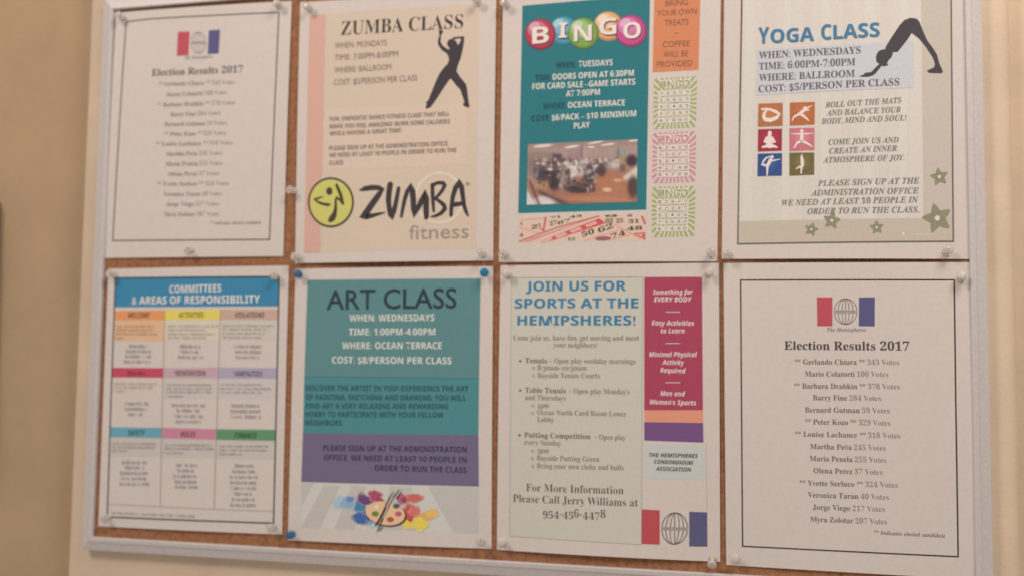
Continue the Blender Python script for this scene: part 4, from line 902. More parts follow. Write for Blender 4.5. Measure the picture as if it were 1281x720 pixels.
   ['t',(131,135,139),5,'ROLL OUT THE MATS', 'SI',-1.374,14.147,5.358,14.307,0.511],
   ['t',(131,135,139),5,'AND BALANCE YOUR', 'SI',-1.288,13.384,5.262,13.437,0.51],
   ['t',(131,135,139),5,'BODY, MIND AND SOUL!', 'SI',-1.746,12.613,5.737,12.654,0.51],
   ['t',(131,135,139),5,'COME JOIN US AND', 'SI',-1.136,10.634,5.048,10.632,0.508],
   ['t',(131,135,139),5,'CREATE AN INNER', 'SI',-1.059,9.788,4.877,9.857,0.508],
   ['t',(131,135,139),5,'ATMOSPHERE OF JOY.', 'SI',-1.65,8.962,5.51,8.974,0.507]]),
  ('sign_up_text', None, None, [
   ['t',(131,135,139),5,'PLEASE SIGN UP AT THE', 'SI',-2.119,6.784,6.77,6.805,0.534],
   ['t',(131,135,139),5,'ADMINISTRATION OFFICE', 'SI',-2.733,5.904,6.707,5.888,0.534],
   ['t',(131,135,139),5,'WE NEED AT LEAST 10 PEOPLE IN', 'SI',-5.368,5.048,6.66,5.059,0.535],
   ['t',(131,135,139),5,'ORDER TO RUN THE CLASS.', 'SI',-3.069,4.187,6.728,4.142,0.533]]),
  ('star_flower', None, None, [
   ['p',(157,163,141),6,[(8.369,8.226),(8.458,8.136),(8.528,8.046),(8.582,7.96),(8.623,7.882),(8.655,7.816),(8.686,7.771),(8.738,7.77),(8.806,7.781),(8.889,7.791),(8.985,7.794),(9.094,7.785),(9.213,7.76),(9.161,7.642),(9.103,7.543),(9.044,7.462),(8.988,7.396),(8.94,7.344),(8.909,7.298),(8.925,7.245),(8.956,7.179),(8.99,7.098),(9.023,7.001),(9.049,6.887),(9.064,6.757),(8.944,6.774),(8.838,6.803),(8.747,6.838),(8.672,6.875),(8.61,6.908),(8.56,6.926),(8.518,6.893),(8.469,6.841),(8.408,6.781),(8.331,6.718),(8.239,6.656),(8.128,6.6),(8.105,6.729),(8.098,6.846),(8.101,6.95),(8.11,7.038),(8.12,7.111),(8.121,7.167),(8.078,7.2),(8.017,7.235),(7.944,7.279),(7.864,7.337),(7.78,7.413),(7.696,7.509),(7.804,7.571),(7.905,7.615),(7.998,7.643),(8.08,7.661),(8.148,7.673),(8.198,7.69),(8.214,7.743),(8.226,7.816),(8.242,7.904),(8.269,8.003),(8.31,8.112)]],
   ['e',(234,249,238),7,(8.495,7.37),(0.137,-0.003),(-0.003,-0.147)],
   ['l',(140,149,127),7,0.04,[(8.568,7.524),(8.649,7.694)]],
   ['l',(140,149,127),7,0.04,[(8.654,7.343),(8.829,7.312)]],
   ['l',(140,149,127),7,0.04,[(8.52,7.199),(8.548,7.011)]],
   ['l',(140,149,127),7,0.04,[(8.351,7.292),(8.193,7.206)]],
   ['l',(140,149,127),7,0.04,[(8.381,7.493),(8.255,7.628)]]]),
  ('star_flower', None, None, [
   ['p',(157,163,141),6,[(7.939,4.974),(8.097,4.84),(8.225,4.704),(8.325,4.572),(8.403,4.451),(8.464,4.349),(8.521,4.28),(8.607,4.288),(8.717,4.316),(8.851,4.346),(9.009,4.367),(9.189,4.371),(9.389,4.35),(9.319,4.148),(9.237,3.976),(9.151,3.833),(9.067,3.717),(8.995,3.623),(8.951,3.544),(8.985,3.46),(9.043,3.356),(9.111,3.23),(9.177,3.076),(9.236,2.895),(9.278,2.685),(9.078,2.693),(8.9,2.722),(8.746,2.764),(8.618,2.812),(8.512,2.856),(8.428,2.876),(8.363,2.815),(8.289,2.723),(8.196,2.614),(8.08,2.498),(7.935,2.381),(7.761,2.271),(7.707,2.478),(7.678,2.668),(7.67,2.838),(7.673,2.984),(7.68,3.106),(7.673,3.198),(7.598,3.245),(7.493,3.291),(7.368,3.351),(7.228,3.433),(7.08,3.543),(6.929,3.686),(7.097,3.807),(7.259,3.895),(7.408,3.957),(7.54,3.999),(7.65,4.03),(7.73,4.066),(7.749,4.157),(7.758,4.278),(7.774,4.424),(7.804,4.591),(7.857,4.776)]],
   ['e',(234,249,238),7,(8.261,3.593),(0.226,-0.004),(-0.004,-0.242)],
   ['l',(140,149,127),7,0.04,[(8.361,3.857),(8.471,4.147)]],
   ['l',(140,149,127),7,0.04,[(8.526,3.574),(8.818,3.553)]],
   ['l',(140,149,127),7,0.04,[(8.325,3.317),(8.396,3.014)]],
   ['l',(140,149,127),7,0.04,[(8.035,3.441),(7.786,3.274)]],
   ['l',(140,149,127),7,0.04,[(8.057,3.775),(7.832,3.975)]]]),
  ('star_flower', None, None, [
   ['p',(157,163,141),6,[(-0.757,4.388),(-0.701,4.272),(-0.662,4.163),(-0.638,4.063),(-0.624,3.976),(-0.614,3.904),(-0.599,3.85),(-0.549,3.831),(-0.482,3.816),(-0.4,3.795),(-0.308,3.763),(-0.207,3.715),(-0.101,3.649),(-0.188,3.558),(-0.274,3.487),(-0.356,3.433),(-0.43,3.393),(-0.492,3.362),(-0.535,3.331),(-0.537,3.275),(-0.528,3.203),(-0.521,3.115),(-0.521,3.013),(-0.532,2.898),(-0.558,2.772),(-0.667,2.831),(-0.759,2.896),(-0.834,2.962),(-0.894,3.024),(-0.942,3.077),(-0.984,3.112),(-1.034,3.096),(-1.097,3.067),(-1.175,3.033),(-1.267,3.002),(-1.375,2.978),(-1.497,2.967),(-1.478,3.095),(-1.449,3.206),(-1.413,3.301),(-1.376,3.38),(-1.344,3.444),(-1.326,3.496),(-1.356,3.543),(-1.403,3.597),(-1.458,3.664),(-1.516,3.748),(-1.572,3.849),(-1.622,3.969),(-1.5,3.987),(-1.389,3.991),(-1.292,3.983),(-1.209,3.969),(-1.141,3.956),(-1.088,3.953),(-1.056,3.997),(-1.022,4.06),(-0.979,4.135),(-0.922,4.218),(-0.849,4.303)]],
   ['e',(234,249,238),7,(-0.906,3.548),(0.138,-0.003),(-0.002,-0.145)],
   ['l',(140,149,127),7,0.04,[(-0.788,3.665),(-0.658,3.792)]],
   ['l',(140,149,127),7,0.04,[(-0.763,3.465),(-0.607,3.373)]],
   ['l',(140,149,127),7,0.04,[(-0.936,3.38),(-0.969,3.196)]],
   ['l',(140,149,127),7,0.04,[(-1.067,3.528),(-1.245,3.506)]],
   ['l',(140,149,127),7,0.04,[(-0.976,3.704),(-1.053,3.875)]]]),
  ('star_flower', None, None, [
   ['p',(157,163,141),6,[(-2.553,3.401),(-2.516,3.307),(-2.493,3.218),(-2.48,3.139),(-2.474,3.07),(-2.471,3.012),(-2.463,2.969),(-2.425,2.951),(-2.373,2.934),(-2.31,2.912),(-2.239,2.88),(-2.163,2.836),(-2.084,2.776),(-2.158,2.711),(-2.23,2.662),(-2.298,2.626),(-2.359,2.6),(-2.41,2.58),(-2.446,2.559),(-2.451,2.515),(-2.449,2.458),(-2.449,2.389),(-2.455,2.309),(-2.471,2.219),(-2.5,2.123),(-2.582,2.177),(-2.65,2.235),(-2.705,2.292),(-2.748,2.345),(-2.783,2.39),(-2.813,2.42),(-2.854,2.411),(-2.906,2.392),(-2.969,2.372),(-3.043,2.354),(-3.13,2.343),(-3.227,2.343),(-3.204,2.442),(-3.173,2.527),(-3.139,2.599),(-3.105,2.658),(-3.075,2.705),(-3.058,2.745),(-3.078,2.783),(-3.112,2.829),(-3.151,2.886),(-3.191,2.955),(-3.229,3.038),(-3.26,3.135),(-3.163,3.141),(-3.076,3.136),(-3.0,3.123),(-2.935,3.106),(-2.882,3.091),(-2.841,3.085),(-2.813,3.117),(-2.782,3.164),(-2.743,3.22),(-2.693,3.28),(-2.63,3.342)]],
   ['e',(234,249,238),7,(-2.724,2.755),(0.109,-0.002),(-0.001,-0.114)],
   ['l',(140,149,127),7,0.04,[(-2.624,2.838),(-2.513,2.928)]],
   ['l',(140,149,127),7,0.04,[(-2.617,2.68),(-2.5,2.596)]],
   ['l',(140,149,127),7,0.04,[(-2.758,2.626),(-2.796,2.484)]],
   ['l',(140,149,127),7,0.04,[(-2.852,2.751),(-2.994,2.747)]],
   ['l',(140,149,127),7,0.04,[(-2.769,2.882),(-2.819,3.022)]]]),
  ('star_flower', None, None, [
   ['p',(157,163,141),6,[(2.986,3.488),(3.049,3.413),(3.098,3.339),(3.135,3.27),(3.162,3.208),(3.182,3.156),(3.203,3.119),(3.244,3.115),(3.297,3.119),(3.361,3.121),(3.436,3.117),(3.52,3.103),(3.611,3.076),(3.563,2.989),(3.513,2.917),(3.462,2.859),(3.415,2.813),(3.374,2.776),(3.348,2.744),(3.357,2.702),(3.377,2.649),(3.399,2.585),(3.418,2.509),(3.431,2.42),(3.436,2.32),(3.343,2.341),(3.263,2.37),(3.195,2.403),(3.139,2.437),(3.093,2.466),(3.056,2.483),(3.021,2.46),(2.98,2.424),(2.929,2.383),(2.867,2.339),(2.791,2.298),(2.702,2.263),(2.693,2.363),(2.694,2.453),(2.702,2.532),(2.715,2.599),(2.727,2.654),(2.731,2.696),(2.7,2.725),(2.655,2.755),(2.601,2.794),(2.543,2.843),(2.483,2.907),(2.423,2.986),(2.51,3.026),(2.591,3.053),(2.665,3.068),(2.729,3.076),(2.782,3.08),(2.822,3.09),(2.837,3.13),(2.851,3.185),(2.869,3.25),(2.895,3.324),(2.934,3.404)]],
   ['e',(234,249,238),7,(3.032,2.826),(0.106,-0.001),(-0.001,-0.112)],
   ['l',(140,149,127),7,0.04,[(3.098,2.939),(3.17,3.063)]],
   ['l',(140,149,127),7,0.04,[(3.153,2.795),(3.287,2.76)]],
   ['l',(140,149,127),7,0.04,[(3.041,2.694),(3.051,2.549)]],
   ['l',(140,149,127),7,0.04,[(2.916,2.776),(2.789,2.721)]],
   ['l',(140,149,127),7,0.04,[(2.951,2.928),(2.862,3.039)]]]),
  ('small_print', None, None, [
   ['e',(253,255,255),5,(5.322,2.199),(0.11,-0.002),(-0.002,-0.117)],
   ['s',(246,255,255),5,77,6.077,2.029,7.791,2.038,0.219]]),
 ]),
 ('committees_chart', 'committees chart with a blue banner and nine coloured cell headings', 'chart', (-46.891, -21.905), [(-10.879, 27.816), (10.766, 27.93), (10.823, 0.094), (-10.859, -0.105)], (0.18, 0.22, 0.12), 5, [
  ('border_line', None, None, [
   ['l',(76,76,92),4,0.14,[(-9.913,26.782),(9.708,26.764),(9.785,13.866),(9.836,1.215),(-9.774,0.956),(-9.872,13.477),(-9.913,26.782),(9.708,26.764)]]]),
  ('title_banner', None, None, [
   ['q',(68,155,205),2,[(-9.869,26.711),(9.675,26.672),(9.691,23.656),(-9.893,23.584)]],
   ['t',(246,255,255),3,'COMMITTEES', 'B',-3.094,25.094,3.084,25.176,0.827],
   ['t',(246,255,255),3,'& AREAS OF RESPONSIBILITY', 'B',-7.739,23.874,7.586,24.003,0.842]]),
  ('chart_cell', None, 'orange headed cell', [
   ['q',(244,177,124),2,[(-9.803,23.172),(-3.537,23.246),(-3.513,22.202),(-9.831,22.2)]],
   ['q',(241,210,177),1,[(-9.831,22.2),(-3.513,22.202),(-3.51,19.928),(-9.853,19.893)]],
   ['t',(113,85,62),3,'WELCOME', 'I',-8.099,22.427,-5.397,22.461,0.575],
   ['s',(175,154,130),3,100,-9.521,21.396,-4.807,21.38,0.295],
   ['s',(175,154,130),3,101,-9.542,20.976,-4.69,20.965,0.295],
   ['s',(175,154,130),3,102,-9.544,20.557,-4.476,20.552,0.295],
   ['s',(175,154,130),3,103,-9.544,20.104,-8.552,20.083,0.296],
   ['s',(152,153,157),3,300,-7.857,19.183,-5.357,19.175,0.424],
   ['s',(152,153,157),3,301,-8.205,18.616,-5.106,18.617,0.423],
   ['s',(152,153,157),3,302,-8.261,18.06,-5.102,18.066,0.423],
   ['s',(152,153,157),3,303,-8.447,17.486,-4.95,17.499,0.423]]),
  ('chart_cell', None, 'yellow headed cell', [
   ['q',(245,241,123),2,[(-3.537,23.246),(3.06,23.301),(3.076,22.238),(-3.513,22.202)]],
   ['q',(233,235,225),1,[(-3.513,22.202),(3.076,22.238),(3.093,20.072),(-3.51,20.031)]],
   ['t',(114,113,61),3,'ACTIVITIES', 'I',-1.871,22.444,1.13,22.481,0.566],
   ['s',(169,171,164),3,110,-3.14,21.427,2.852,21.421,0.291],
   ['s',(169,171,164),3,111,-3.123,21.014,1.464,21.007,0.291],
   ['s',(169,171,164),3,112,-3.105,20.567,2.508,20.57,0.291],
   ['s',(169,171,164),3,113,-3.088,20.171,1.681,20.174,0.291],
   ['s',(152,153,157),3,310,-1.551,19.187,0.919,19.181,0.418],
   ['s',(152,153,157),3,311,-1.548,18.623,0.92,18.62,0.418],
   ['s',(152,153,157),3,312,-1.794,18.039,1.241,18.045,0.418]]),
  ('chart_cell', None, 'tan headed cell', [
   ['q',(218,195,184),2,[(3.06,23.301),(9.674,23.303),(9.652,22.228),(3.076,22.238)]],
   ['q',(225,228,226),1,[(3.076,22.238),(9.652,22.228),(9.69,20.116),(3.093,20.072)]],
   ['t',(102,92,88),3,'VIOLATIONS', 'I',4.765,22.471,8.16,22.477,0.558],
   ['s',(164,166,166),3,120,3.407,21.483,9.374,21.48,0.287],
   ['s',(164,166,166),3,121,3.42,21.109,8.656,21.108,0.287],
   ['s',(164,166,166),3,122,3.415,20.668,8.304,20.669,0.287],
   ['s',(164,166,166),3,123,3.411,20.244,7.951,20.247,0.287],
   ['s',(152,153,157),3,320,4.727,19.238,8.027,19.241,0.412],
   ['s',(152,153,157),3,321,4.929,18.666,7.862,18.669,0.412],
   ['s',(152,153,157),3,322,4.994,18.094,7.833,18.098,0.412]]),
  ('chart_cell', None, 'crimson headed cell', [
   ['q',(211,93,121),2,[(-9.83,17.001),(-3.458,17.037),(-3.455,16.001),(-9.843,15.949)]],
   ['q',(231,228,226),1,[(-9.843,15.949),(-3.455,16.001),(-3.455,13.78),(-9.865,13.65)]],
   ['s',(99,46,61),3,11,-7.878,16.211,-5.322,16.231,0.553],
   ['s',(168,167,166),3,130,-9.503,15.13,-4.097,15.195,0.292],
   ['s',(168,167,166),3,131,-9.506,14.74,-4.631,14.8,0.293],
   ['s',(168,167,166),3,132,-9.508,14.35,-8.048,14.351,0.293],
   ['s',(152,153,157),3,330,-8.088,12.971,-5.198,13.008,0.42],
   ['s',(152,153,157),3,331,-8.092,12.393,-5.145,12.436,0.42],
   ['s',(152,153,157),3,332,-7.636,11.819,-5.645,11.843,0.42]]),
  ('chart_cell', None, 'pink headed cell', [
   ['q',(214,190,208),2,[(-3.458,17.037),(3.096,17.177),(3.098,16.029),(-3.455,16.001)]],
   ['q',(223,225,226),1,[(-3.455,16.001),(3.098,16.029),(3.116,13.906),(-3.455,13.78)]],
   ['t',(100,90,99),3,'*RENOVATION', 'I',-2.205,16.258,1.584,16.278,0.561],
   ['s',(162,164,166),3,140,-3.08,15.135,2.32,15.198,0.289],
   ['s',(162,164,166),3,141,-3.064,14.726,2.427,14.795,0.289],
   ['s',(162,164,166),3,142,-3.049,14.367,2.254,14.438,0.288],
   ['s',(162,164,166),3,143,-3.08,13.923,-0.92,13.94,0.289],
   ['s',(152,153,157),3,340,-2.316,12.909,1.747,12.969,0.415],
   ['s',(152,153,157),3,341,-1.672,12.371,1.161,12.409,0.414],
   ['s',(152,153,157),3,342,-1.937,11.772,1.368,11.824,0.414],
   ['s',(152,153,157),3,343,-1.772,11.199,1.249,11.248,0.414]]),
  ('chart_cell', None, 'lavender headed cell', [
   ['q',(190,191,221),2,[(3.096,17.177),(9.721,17.201),(9.727,16.092),(3.098,16.029)]],
   ['q',(223,226,229),1,[(3.098,16.029),(9.727,16.092),(9.764,14.031),(3.116,13.906)]],
   ['t',(89,91,106),3,'*AMENITIES', 'I',4.73,16.288,8.116,16.303,0.554],
   ['s',(163,165,168),3,150,3.383,15.258,8.101,15.309,0.285],
   ['s',(163,165,168),3,151,3.351,14.836,9.207,14.91,0.284],
   ['s',(163,165,168),3,152,3.364,14.44,8.126,14.5,0.285],
   ['s',(152,153,157),3,350,4.654,13.012,8.035,13.057,0.409],
   ['s',(152,153,157),3,351,4.6,12.424,8.126,12.477,0.409],
   ['s',(152,153,157),3,352,4.693,11.857,8.071,11.91,0.409]]),
  ('chart_cell', None, 'blue headed cell', [
   ['q',(116,190,220),2,[(-9.902,10.572),(-3.439,10.681),(-3.455,9.584),(-9.894,9.503)]],
   ['q',(218,220,221),1,[(-9.894,9.503),(-3.455,9.584),(-3.459,7.575),(-9.914,7.351)]],
   ['t',(56,90,104),3,'SAFETY', 'I',-7.617,9.76,-5.471,9.789,0.564],
   ['s',(159,160,162),3,160,-9.474,8.673,-3.951,8.822,0.291],
   ['s',(159,160,162),3,161,-9.476,8.286,-4.18,8.433,0.29],
   ['s',(159,160,162),3,162,-9.48,7.916,-7.519,7.956,0.291],
   ['s',(152,153,157),3,360,-8.161,6.659,-4.994,6.75,0.417],
   ['s',(152,153,157),3,361,-7.769,6.127,-5.394,6.192,0.416],
   ['s',(152,153,157),3,362,-8.36,5.507,-4.802,5.62,0.416],
   ['s',(152,153,157),3,363,-8.185,4.933,-4.926,5.039,0.416],
   ['s',(152,153,157),3,364,-8.338,4.347,-4.786,4.469,0.415]]),
  ('chart_cell', None, 'rose headed cell', [
   ['q',(219,156,187),2,[(-3.439,10.681),(3.04,10.696),(3.032,9.59),(-3.455,9.584)]],
   ['q',(218,220,221),1,[(-3.455,9.584),(3.032,9.59),(3.05,7.701),(-3.459,7.49)]],
   ['t',(103,75,90),3,'RULES', 'I',-1.148,9.803,0.645,9.81,0.556],
   ['s',(159,160,162),3,170,-2.977,8.726,2.448,8.862,0.286],
   ['s',(159,160,162),3,171,-2.982,8.353,2.784,8.504,0.286],
   ['s',(159,160,162),3,172,-2.995,7.912,-0.796,7.958,0.286],
   ['s',(152,153,157),3,370,-1.526,6.603,0.926,6.662,0.411],
   ['s',(152,153,157),3,371,-1.382,6.044,0.787,6.096,0.411],
   ['s',(152,153,157),3,372,-1.894,5.436,1.312,5.53,0.41],
   ['s',(152,153,157),3,373,-1.653,4.857,1.081,4.936,0.41],
   ['s',(152,153,157),3,374,-1.585,4.313,1.054,4.392,0.409]]),
  ('chart_cell', None, 'green headed cell', [
   ['q',(108,172,133),2,[(3.04,10.696),(9.733,10.799),(9.74,9.667),(3.032,9.59)]],
   ['q',(217,221,221),1,[(3.032,9.59),(9.74,9.667),(9.776,7.747),(3.052,7.534)]],
   ['t',(52,83,65),3,'FINANCE', 'I',5.136,9.847,7.672,9.882,0.548],
   ['s',(158,161,162),3,180,3.419,8.798,9.029,8.936,0.282],
   ['s',(158,161,162),3,181,3.415,8.397,8.95,8.537,0.282],
   ['s',(158,161,162),3,182,3.402,7.979,6.057,8.035,0.283],
   ['s',(152,153,157),3,380,5.306,6.774,7.346,6.817,0.405],
   ['s',(152,153,157),3,381,5.053,6.168,7.601,6.231,0.405],
   ['s',(152,153,157),3,382,4.772,5.578,7.865,5.663,0.405],
   ['s',(152,153,157),3,383,4.793,4.998,7.884,5.087,0.404],
   ['s',(152,153,157),3,384,4.932,4.44,7.749,4.522,0.404],
   ['s',(152,153,157),3,385,5.336,3.877,7.335,3.93,0.404],
   ['s',(152,153,157),3,386,5.066,3.271,7.608,3.348,0.403],
   ['s',(152,153,157),3,387,4.922,2.687,7.736,2.778,0.403]]),
  ('grid_lines', None, None, [
   ['l',(161,162,164),3,0.07,[(-3.555,23.22),(-3.511,16.171),(-3.306,2.382)]],
   ['l',(161,162,164),3,0.07,[(3.051,23.301),(3.054,15.421),(3.043,2.335)]],
   ['l',(183,184,186),3,0.07,[(-9.747,2.339),(3.042,2.352),(9.844,2.416)]]]),
  ('footnote', None, None, [
   ['s',(168,169,172),3,900,-9.179,1.292,0.912,1.386,0.302]]),
 ]),
 ('art_flyer', 'art class flyer with teal and purple blocks above a paint palette', 'flyer', (-24.537, -22.208), [(-10.83, 27.888), (10.648, 27.922), (10.865, 0.128), (-10.887, -0.139)], (0.22, 0.24, 0.14), 6, [
  ('teal_panel', None, None, [
   ['q',(103,161,170),1,[(-9.399,26.695),(9.376,26.71),(9.373,16.756),(-9.465,16.642)]],
   ['q',(86,160,174),1,[(-9.465,16.642),(9.373,16.756),(9.381,11.185),(-9.455,10.862)]],
   ['l',(69,129,145),2,0.06,[(-9.465,16.642),(9.373,16.756)]]]),
  ('heading', None, None, [
   ['t',(50,73,86),3,'ART CLASS', 'R2',-7.133,23.603,6.94,23.729,2.0]]),
  ('class_details', None, None, [
   ['t',(238,255,255),3,'WHEN: WEDNESDAYS', 'B',-4.528,22.395,4.618,22.455,0.684],
   ['t',(238,255,255),3,'TIME: 1:00PM-4:00PM', 'B',-4.561,20.964,4.741,21.029,0.683],
   ['t',(238,255,255),3,'WHERE: OCEAN TERRACE', 'B',-5.277,19.556,5.436,19.644,0.682],
   ['t',(238,255,255),3,'COST: $8/PERSON PER CLASS', 'B',-6.361,18.075,6.482,18.133,0.68]]),
  ('description_text', None, None, [
   ['t',(50,98,114),3,'DISCOVER THE ARTIST IN YOU! EXPERIENCE THE ART', 'B',-9.269,15.234,8.283,15.454,0.549],
   ['t',(50,98,114),3,'OF PAINTING, SKETCHING AND DRAWING. YOU WILL', 'B',-9.214,14.287,8.048,14.523,0.548],
   ['t',(50,98,114),3,'FIND ART A VERY RELAXING AND REWARDING', 'B',-9.188,13.391,6.196,13.659,0.549],
   ['t',(50,98,114),3,'HOBBY TO PARTICIPATE WITH YOUR FELLOW', 'B',-9.237,12.519,5.726,12.798,0.549],
   ['t',(50,98,114),3,'NEIGHBORS.', 'B',-9.213,11.673,-4.979,11.738,0.555]]),
  ('purple_panel', None, None, [
   ['q',(126,123,163),1,[(-9.455,10.862),(9.381,11.185),(9.501,6.129),(-9.511,5.855)]],
   ['t',(67,62,100),3,'PLEASE SIGN UP AT THE ADMINISTRATION', 'B',-7.121,9.146,8.202,9.436,0.567],
   ['t',(67,62,100),3,'OFFICE. WE NEED AT LEAST 10 PEOPLE IN', 'B',-7.017,8.19,8.193,8.422,0.566],
   ['t',(67,62,100),3,'ORDER TO RUN THE CLASS', 'B',-1.452,7.313,8.209,7.418,0.563]]),
  ('striped_print', None, None, [
   ['q',(226,235,236),1,[(-9.511,5.855),(9.501,6.129),(9.562,1.538),(-9.47,1.156)]],
   ['p',(211,219,220),2,[(-9.509,5.78),(-8.083,5.745),(-9.393,3.364)]],
   ['p',(211,219,220),2,[(-6.956,5.65),(-5.144,5.631),(-7.294,1.274),(-9.39,1.234)]],
   ['p',(211,219,220),2,[(-3.867,5.682),(-2.349,5.695),(-3.438,1.357),(-5.688,1.311)]],
   ['p',(211,219,220),2,[(0.271,5.796),(2.488,5.833),(3.317,1.592),(-0.622,1.45)]],
   ['p',(211,219,220),2,[(4.195,5.989),(9.451,6.052),(9.511,1.584),(6.989,1.535)]]]),
  ('palette_picture', None, None, [
   ['e',(205,227,240),2.45,(-4.932,3.909),(1.113,-0.129),(-0.106,-0.627),51],
   ['e',(194,226,249),2.7,(-4.932,3.909),(0.985,-0.114),(-0.093,-0.555),51],
   ['e',(185,226,255),3,(-4.932,3.909),(0.913,-0.106),(-0.086,-0.514),1],
   ['e',(193,218,237),3.45,(-4.266,3.986),(0.872,0.038),(0.015,-0.63),52],
   ['e',(171,210,244),3.7,(-4.266,3.986),(0.773,0.034),(0.013,-0.558),52],
   ['e',(154,204,250),4,(-4.266,3.986),(0.716,0.032),(0.012,-0.517),2],
   ['e',(178,202,227),4.45,(-4.017,4.326),(0.498,0.021),(0.007,-0.321),53],
   ['e',(146,182,225),4.7,(-4.017,4.326),(0.441,0.019),(0.006,-0.284),53],
   ['e',(118,165,224),5,(-4.017,4.326),(0.408,0.018),(0.006,-0.263),3],
   ['e',(164,198,220),3.45,(-2.932,3.67),(0.642,0.028),(0.016,-0.708),54],
   ['e',(119,174,212),3.7,(-2.932,3.67),(0.569,0.025),(0.015,-0.627),54],
   ['e',(81,154,208),4,(-2.932,3.67),(0.527,0.023),(0.013,-0.58),4],
   ['e',(163,185,217),4.45,(-2.854,2.503),(0.818,-0.234),(-0.22,-0.6),55],
   ['e',(117,151,208),4.7,(-2.854,2.503),(0.724,-0.207),(-0.194,-0.531),55],
   ['e',(79,122,200),5,(-2.854,2.503),(0.671,-0.191),(-0.18,-0.491),5],
   ['e',(168,203,222),3.45,(-3.263,2.578),(0.619,0.029),(0.01,-0.4),56],
   ['e',(128,183,217),3.7,(-3.263,2.578),(0.549,0.026),(0.008,-0.354),56],
   ['e',(92,166,214),4,(-3.263,2.578),(0.508,0.024),(0.008,-0.328),6],
   ['e',(185,211,228),3.45,(-2.239,2.206),(0.738,0.035),(0.009,-0.398),57],
   ['e',(157,198,229),3.7,(-2.239,2.206),(0.653,0.031),(0.008,-0.352),57],
   ['e',(134,186,229),4,(-2.239,2.206),(0.605,0.029),(0.007,-0.326),7],
   ['e',(210,229,235),2.45,(-1.525,1.867),(0.612,0.03),(0.007,-0.283),58],
   ['e',(203,230,239),2.7,(-1.525,1.867),(0.542,0.026),(0.006,-0.251),58],
   ['e',(198,231,243),3,(-1.525,1.867),(0.502,0.024),(0.006,-0.232),8],
   ['e',(182,171,196),4.45,(-2.39,4.349),(0.932,-0.273),(-0.179,-0.491),59],
   ['e',(152,126,168),4.7,(-2.39,4.349),(0.825,-0.242),(-0.158,-0.435),59],
   ['e',(127,87,146),5,(-2.39,4.349),(0.764,-0.224),(-0.146,-0.402),9],
   ['e',(185,169,191),3.45,(-2.151,2.77),(0.553,0.025),(0.014,-0.626),60],
   ['e',(158,123,160),3.7,(-2.151,2.77),(0.49,0.022),(0.013,-0.554),60],
   ['e',(135,82,135),4,(-2.151,2.77),(0.453,0.021),(0.012,-0.513),10],
   ['e',(207,175,191),5.45,(-1.342,4.813),(0.725,-0.089),(-0.097,-0.588),61],
   ['e',(199,133,160),5.7,(-1.342,4.813),(0.642,-0.079),(-0.086,-0.52),61],
   ['e',(192,96,134),6,(-1.342,4.813),(0.594,-0.073),(-0.079,-0.482),11],
   ['e',(195,195,214),3.45,(-2.857,4.845),(0.247,0.01),(0.007,-0.32),62],
   ['e',(176,169,202),3.7,(-2.857,4.845),(0.219,0.009),(0.006,-0.284),62],
   ['e',(160,146,192),4,(-2.857,4.845),(0.203,0.008),(0.006,-0.263),12],
   ['e',(209,173,181),5.45,(-0.78,4.369),(0.481,-0.235),(-0.165,-0.282),63],
   ['e',(201,129,144),5.7,(-0.78,4.369),(0.426,-0.208),(-0.146,-0.25),63],
   ['e',(195,92,111),6,(-0.78,4.369),(0.394,-0.193),(-0.135,-0.231),13],
   ['e',(212,184,200),3.45,(1.602,4.606),(0.661,0.027),(0.012,-0.542),64],
   ['e',(207,148,177),3.7,(1.602,4.606),(0.586,0.024),(0.011,-0.48),64],
   ['e',(204,118,158),4,(1.602,4.606),(0.542,0.022),(0.01,-0.444),14],
   ['e',(221,186,183),4.45,(2.831,4.748),(0.932,0.037),(0.01,-0.451),65],
   ['e',(223,152,147),4.7,(2.831,4.748),(0.825,0.033),(0.008,-0.399),65],
   ['e',(225,123,116),5,(2.831,4.748),(0.764,0.031),(0.008,-0.37),15],
   ['e',(215,177,181),3.45,(1.947,4.62),(0.672,0.259),(0.131,-0.313),66],
   ['e',(213,137,144),3.7,(1.947,4.62),(0.595,0.229),(0.116,-0.277),66],
   ['e',(212,102,111),4,(1.947,4.62),(0.551,0.212),(0.107,-0.257),16],
   ['e',(218,178,179),3.45,(2.52,3.256),(1.076,0.047),(0.02,-0.877),67],
   ['e',(219,138,138),3.7,(2.52,3.256),(0.953,0.042),(0.018,-0.776),67],
   ['e',(220,104,104),4,(2.52,3.256),(0.883,0.039),(0.017,-0.719),17],
   ['e',(225,190,189),4.45,(2.909,3.458),(0.597,0.025),(0.011,-0.506),68],
   ['e',(230,160,158),4.7,(2.909,3.458),(0.529,0.022),(0.01,-0.448),68],
   ['e',(234,135,131),5,(2.909,3.458),(0.49,0.021),(0.009,-0.415),18],
   ['e',(229,216,184),3.45,(4.189,3.099),(1.318,0.368),(0.131,-0.452),69],
   ['e',(237,205,148),3.7,(4.189,3.099),(1.167,0.326),(0.116,-0.4),69],
   ['e',(245,197,116),4,(4.189,3.099),(1.081,0.302),(0.108,-0.37),19],
   ['e',(231,225,186),4.45,(4.77,3.308),(0.652,0.028),(0.008,-0.404),70],
   ['e',(241,222,153),4.7,(4.77,3.308),(0.577,0.024),(0.007,-0.357),70],
   ['e',(251,220,123),5,(4.77,3.308),(0.534,0.023),(0.007,-0.331),20],
   ['e',(232,233,181),4.45,(3.523,2.287),(0.845,-0.249),(-0.199,-0.557),71],
   ['e',(242,236,142),4.7,(3.523,2.287),(0.749,-0.22),(-0.176,-0.493),71],
   ['e',(252,241,109),5,(3.523,2.287),(0.693,-0.204),(-0.163,-0.457),21],
   ['e',(231,231,188),3.45,(2.349,2.142),(0.778,0.035),(0.013,-0.539),72],
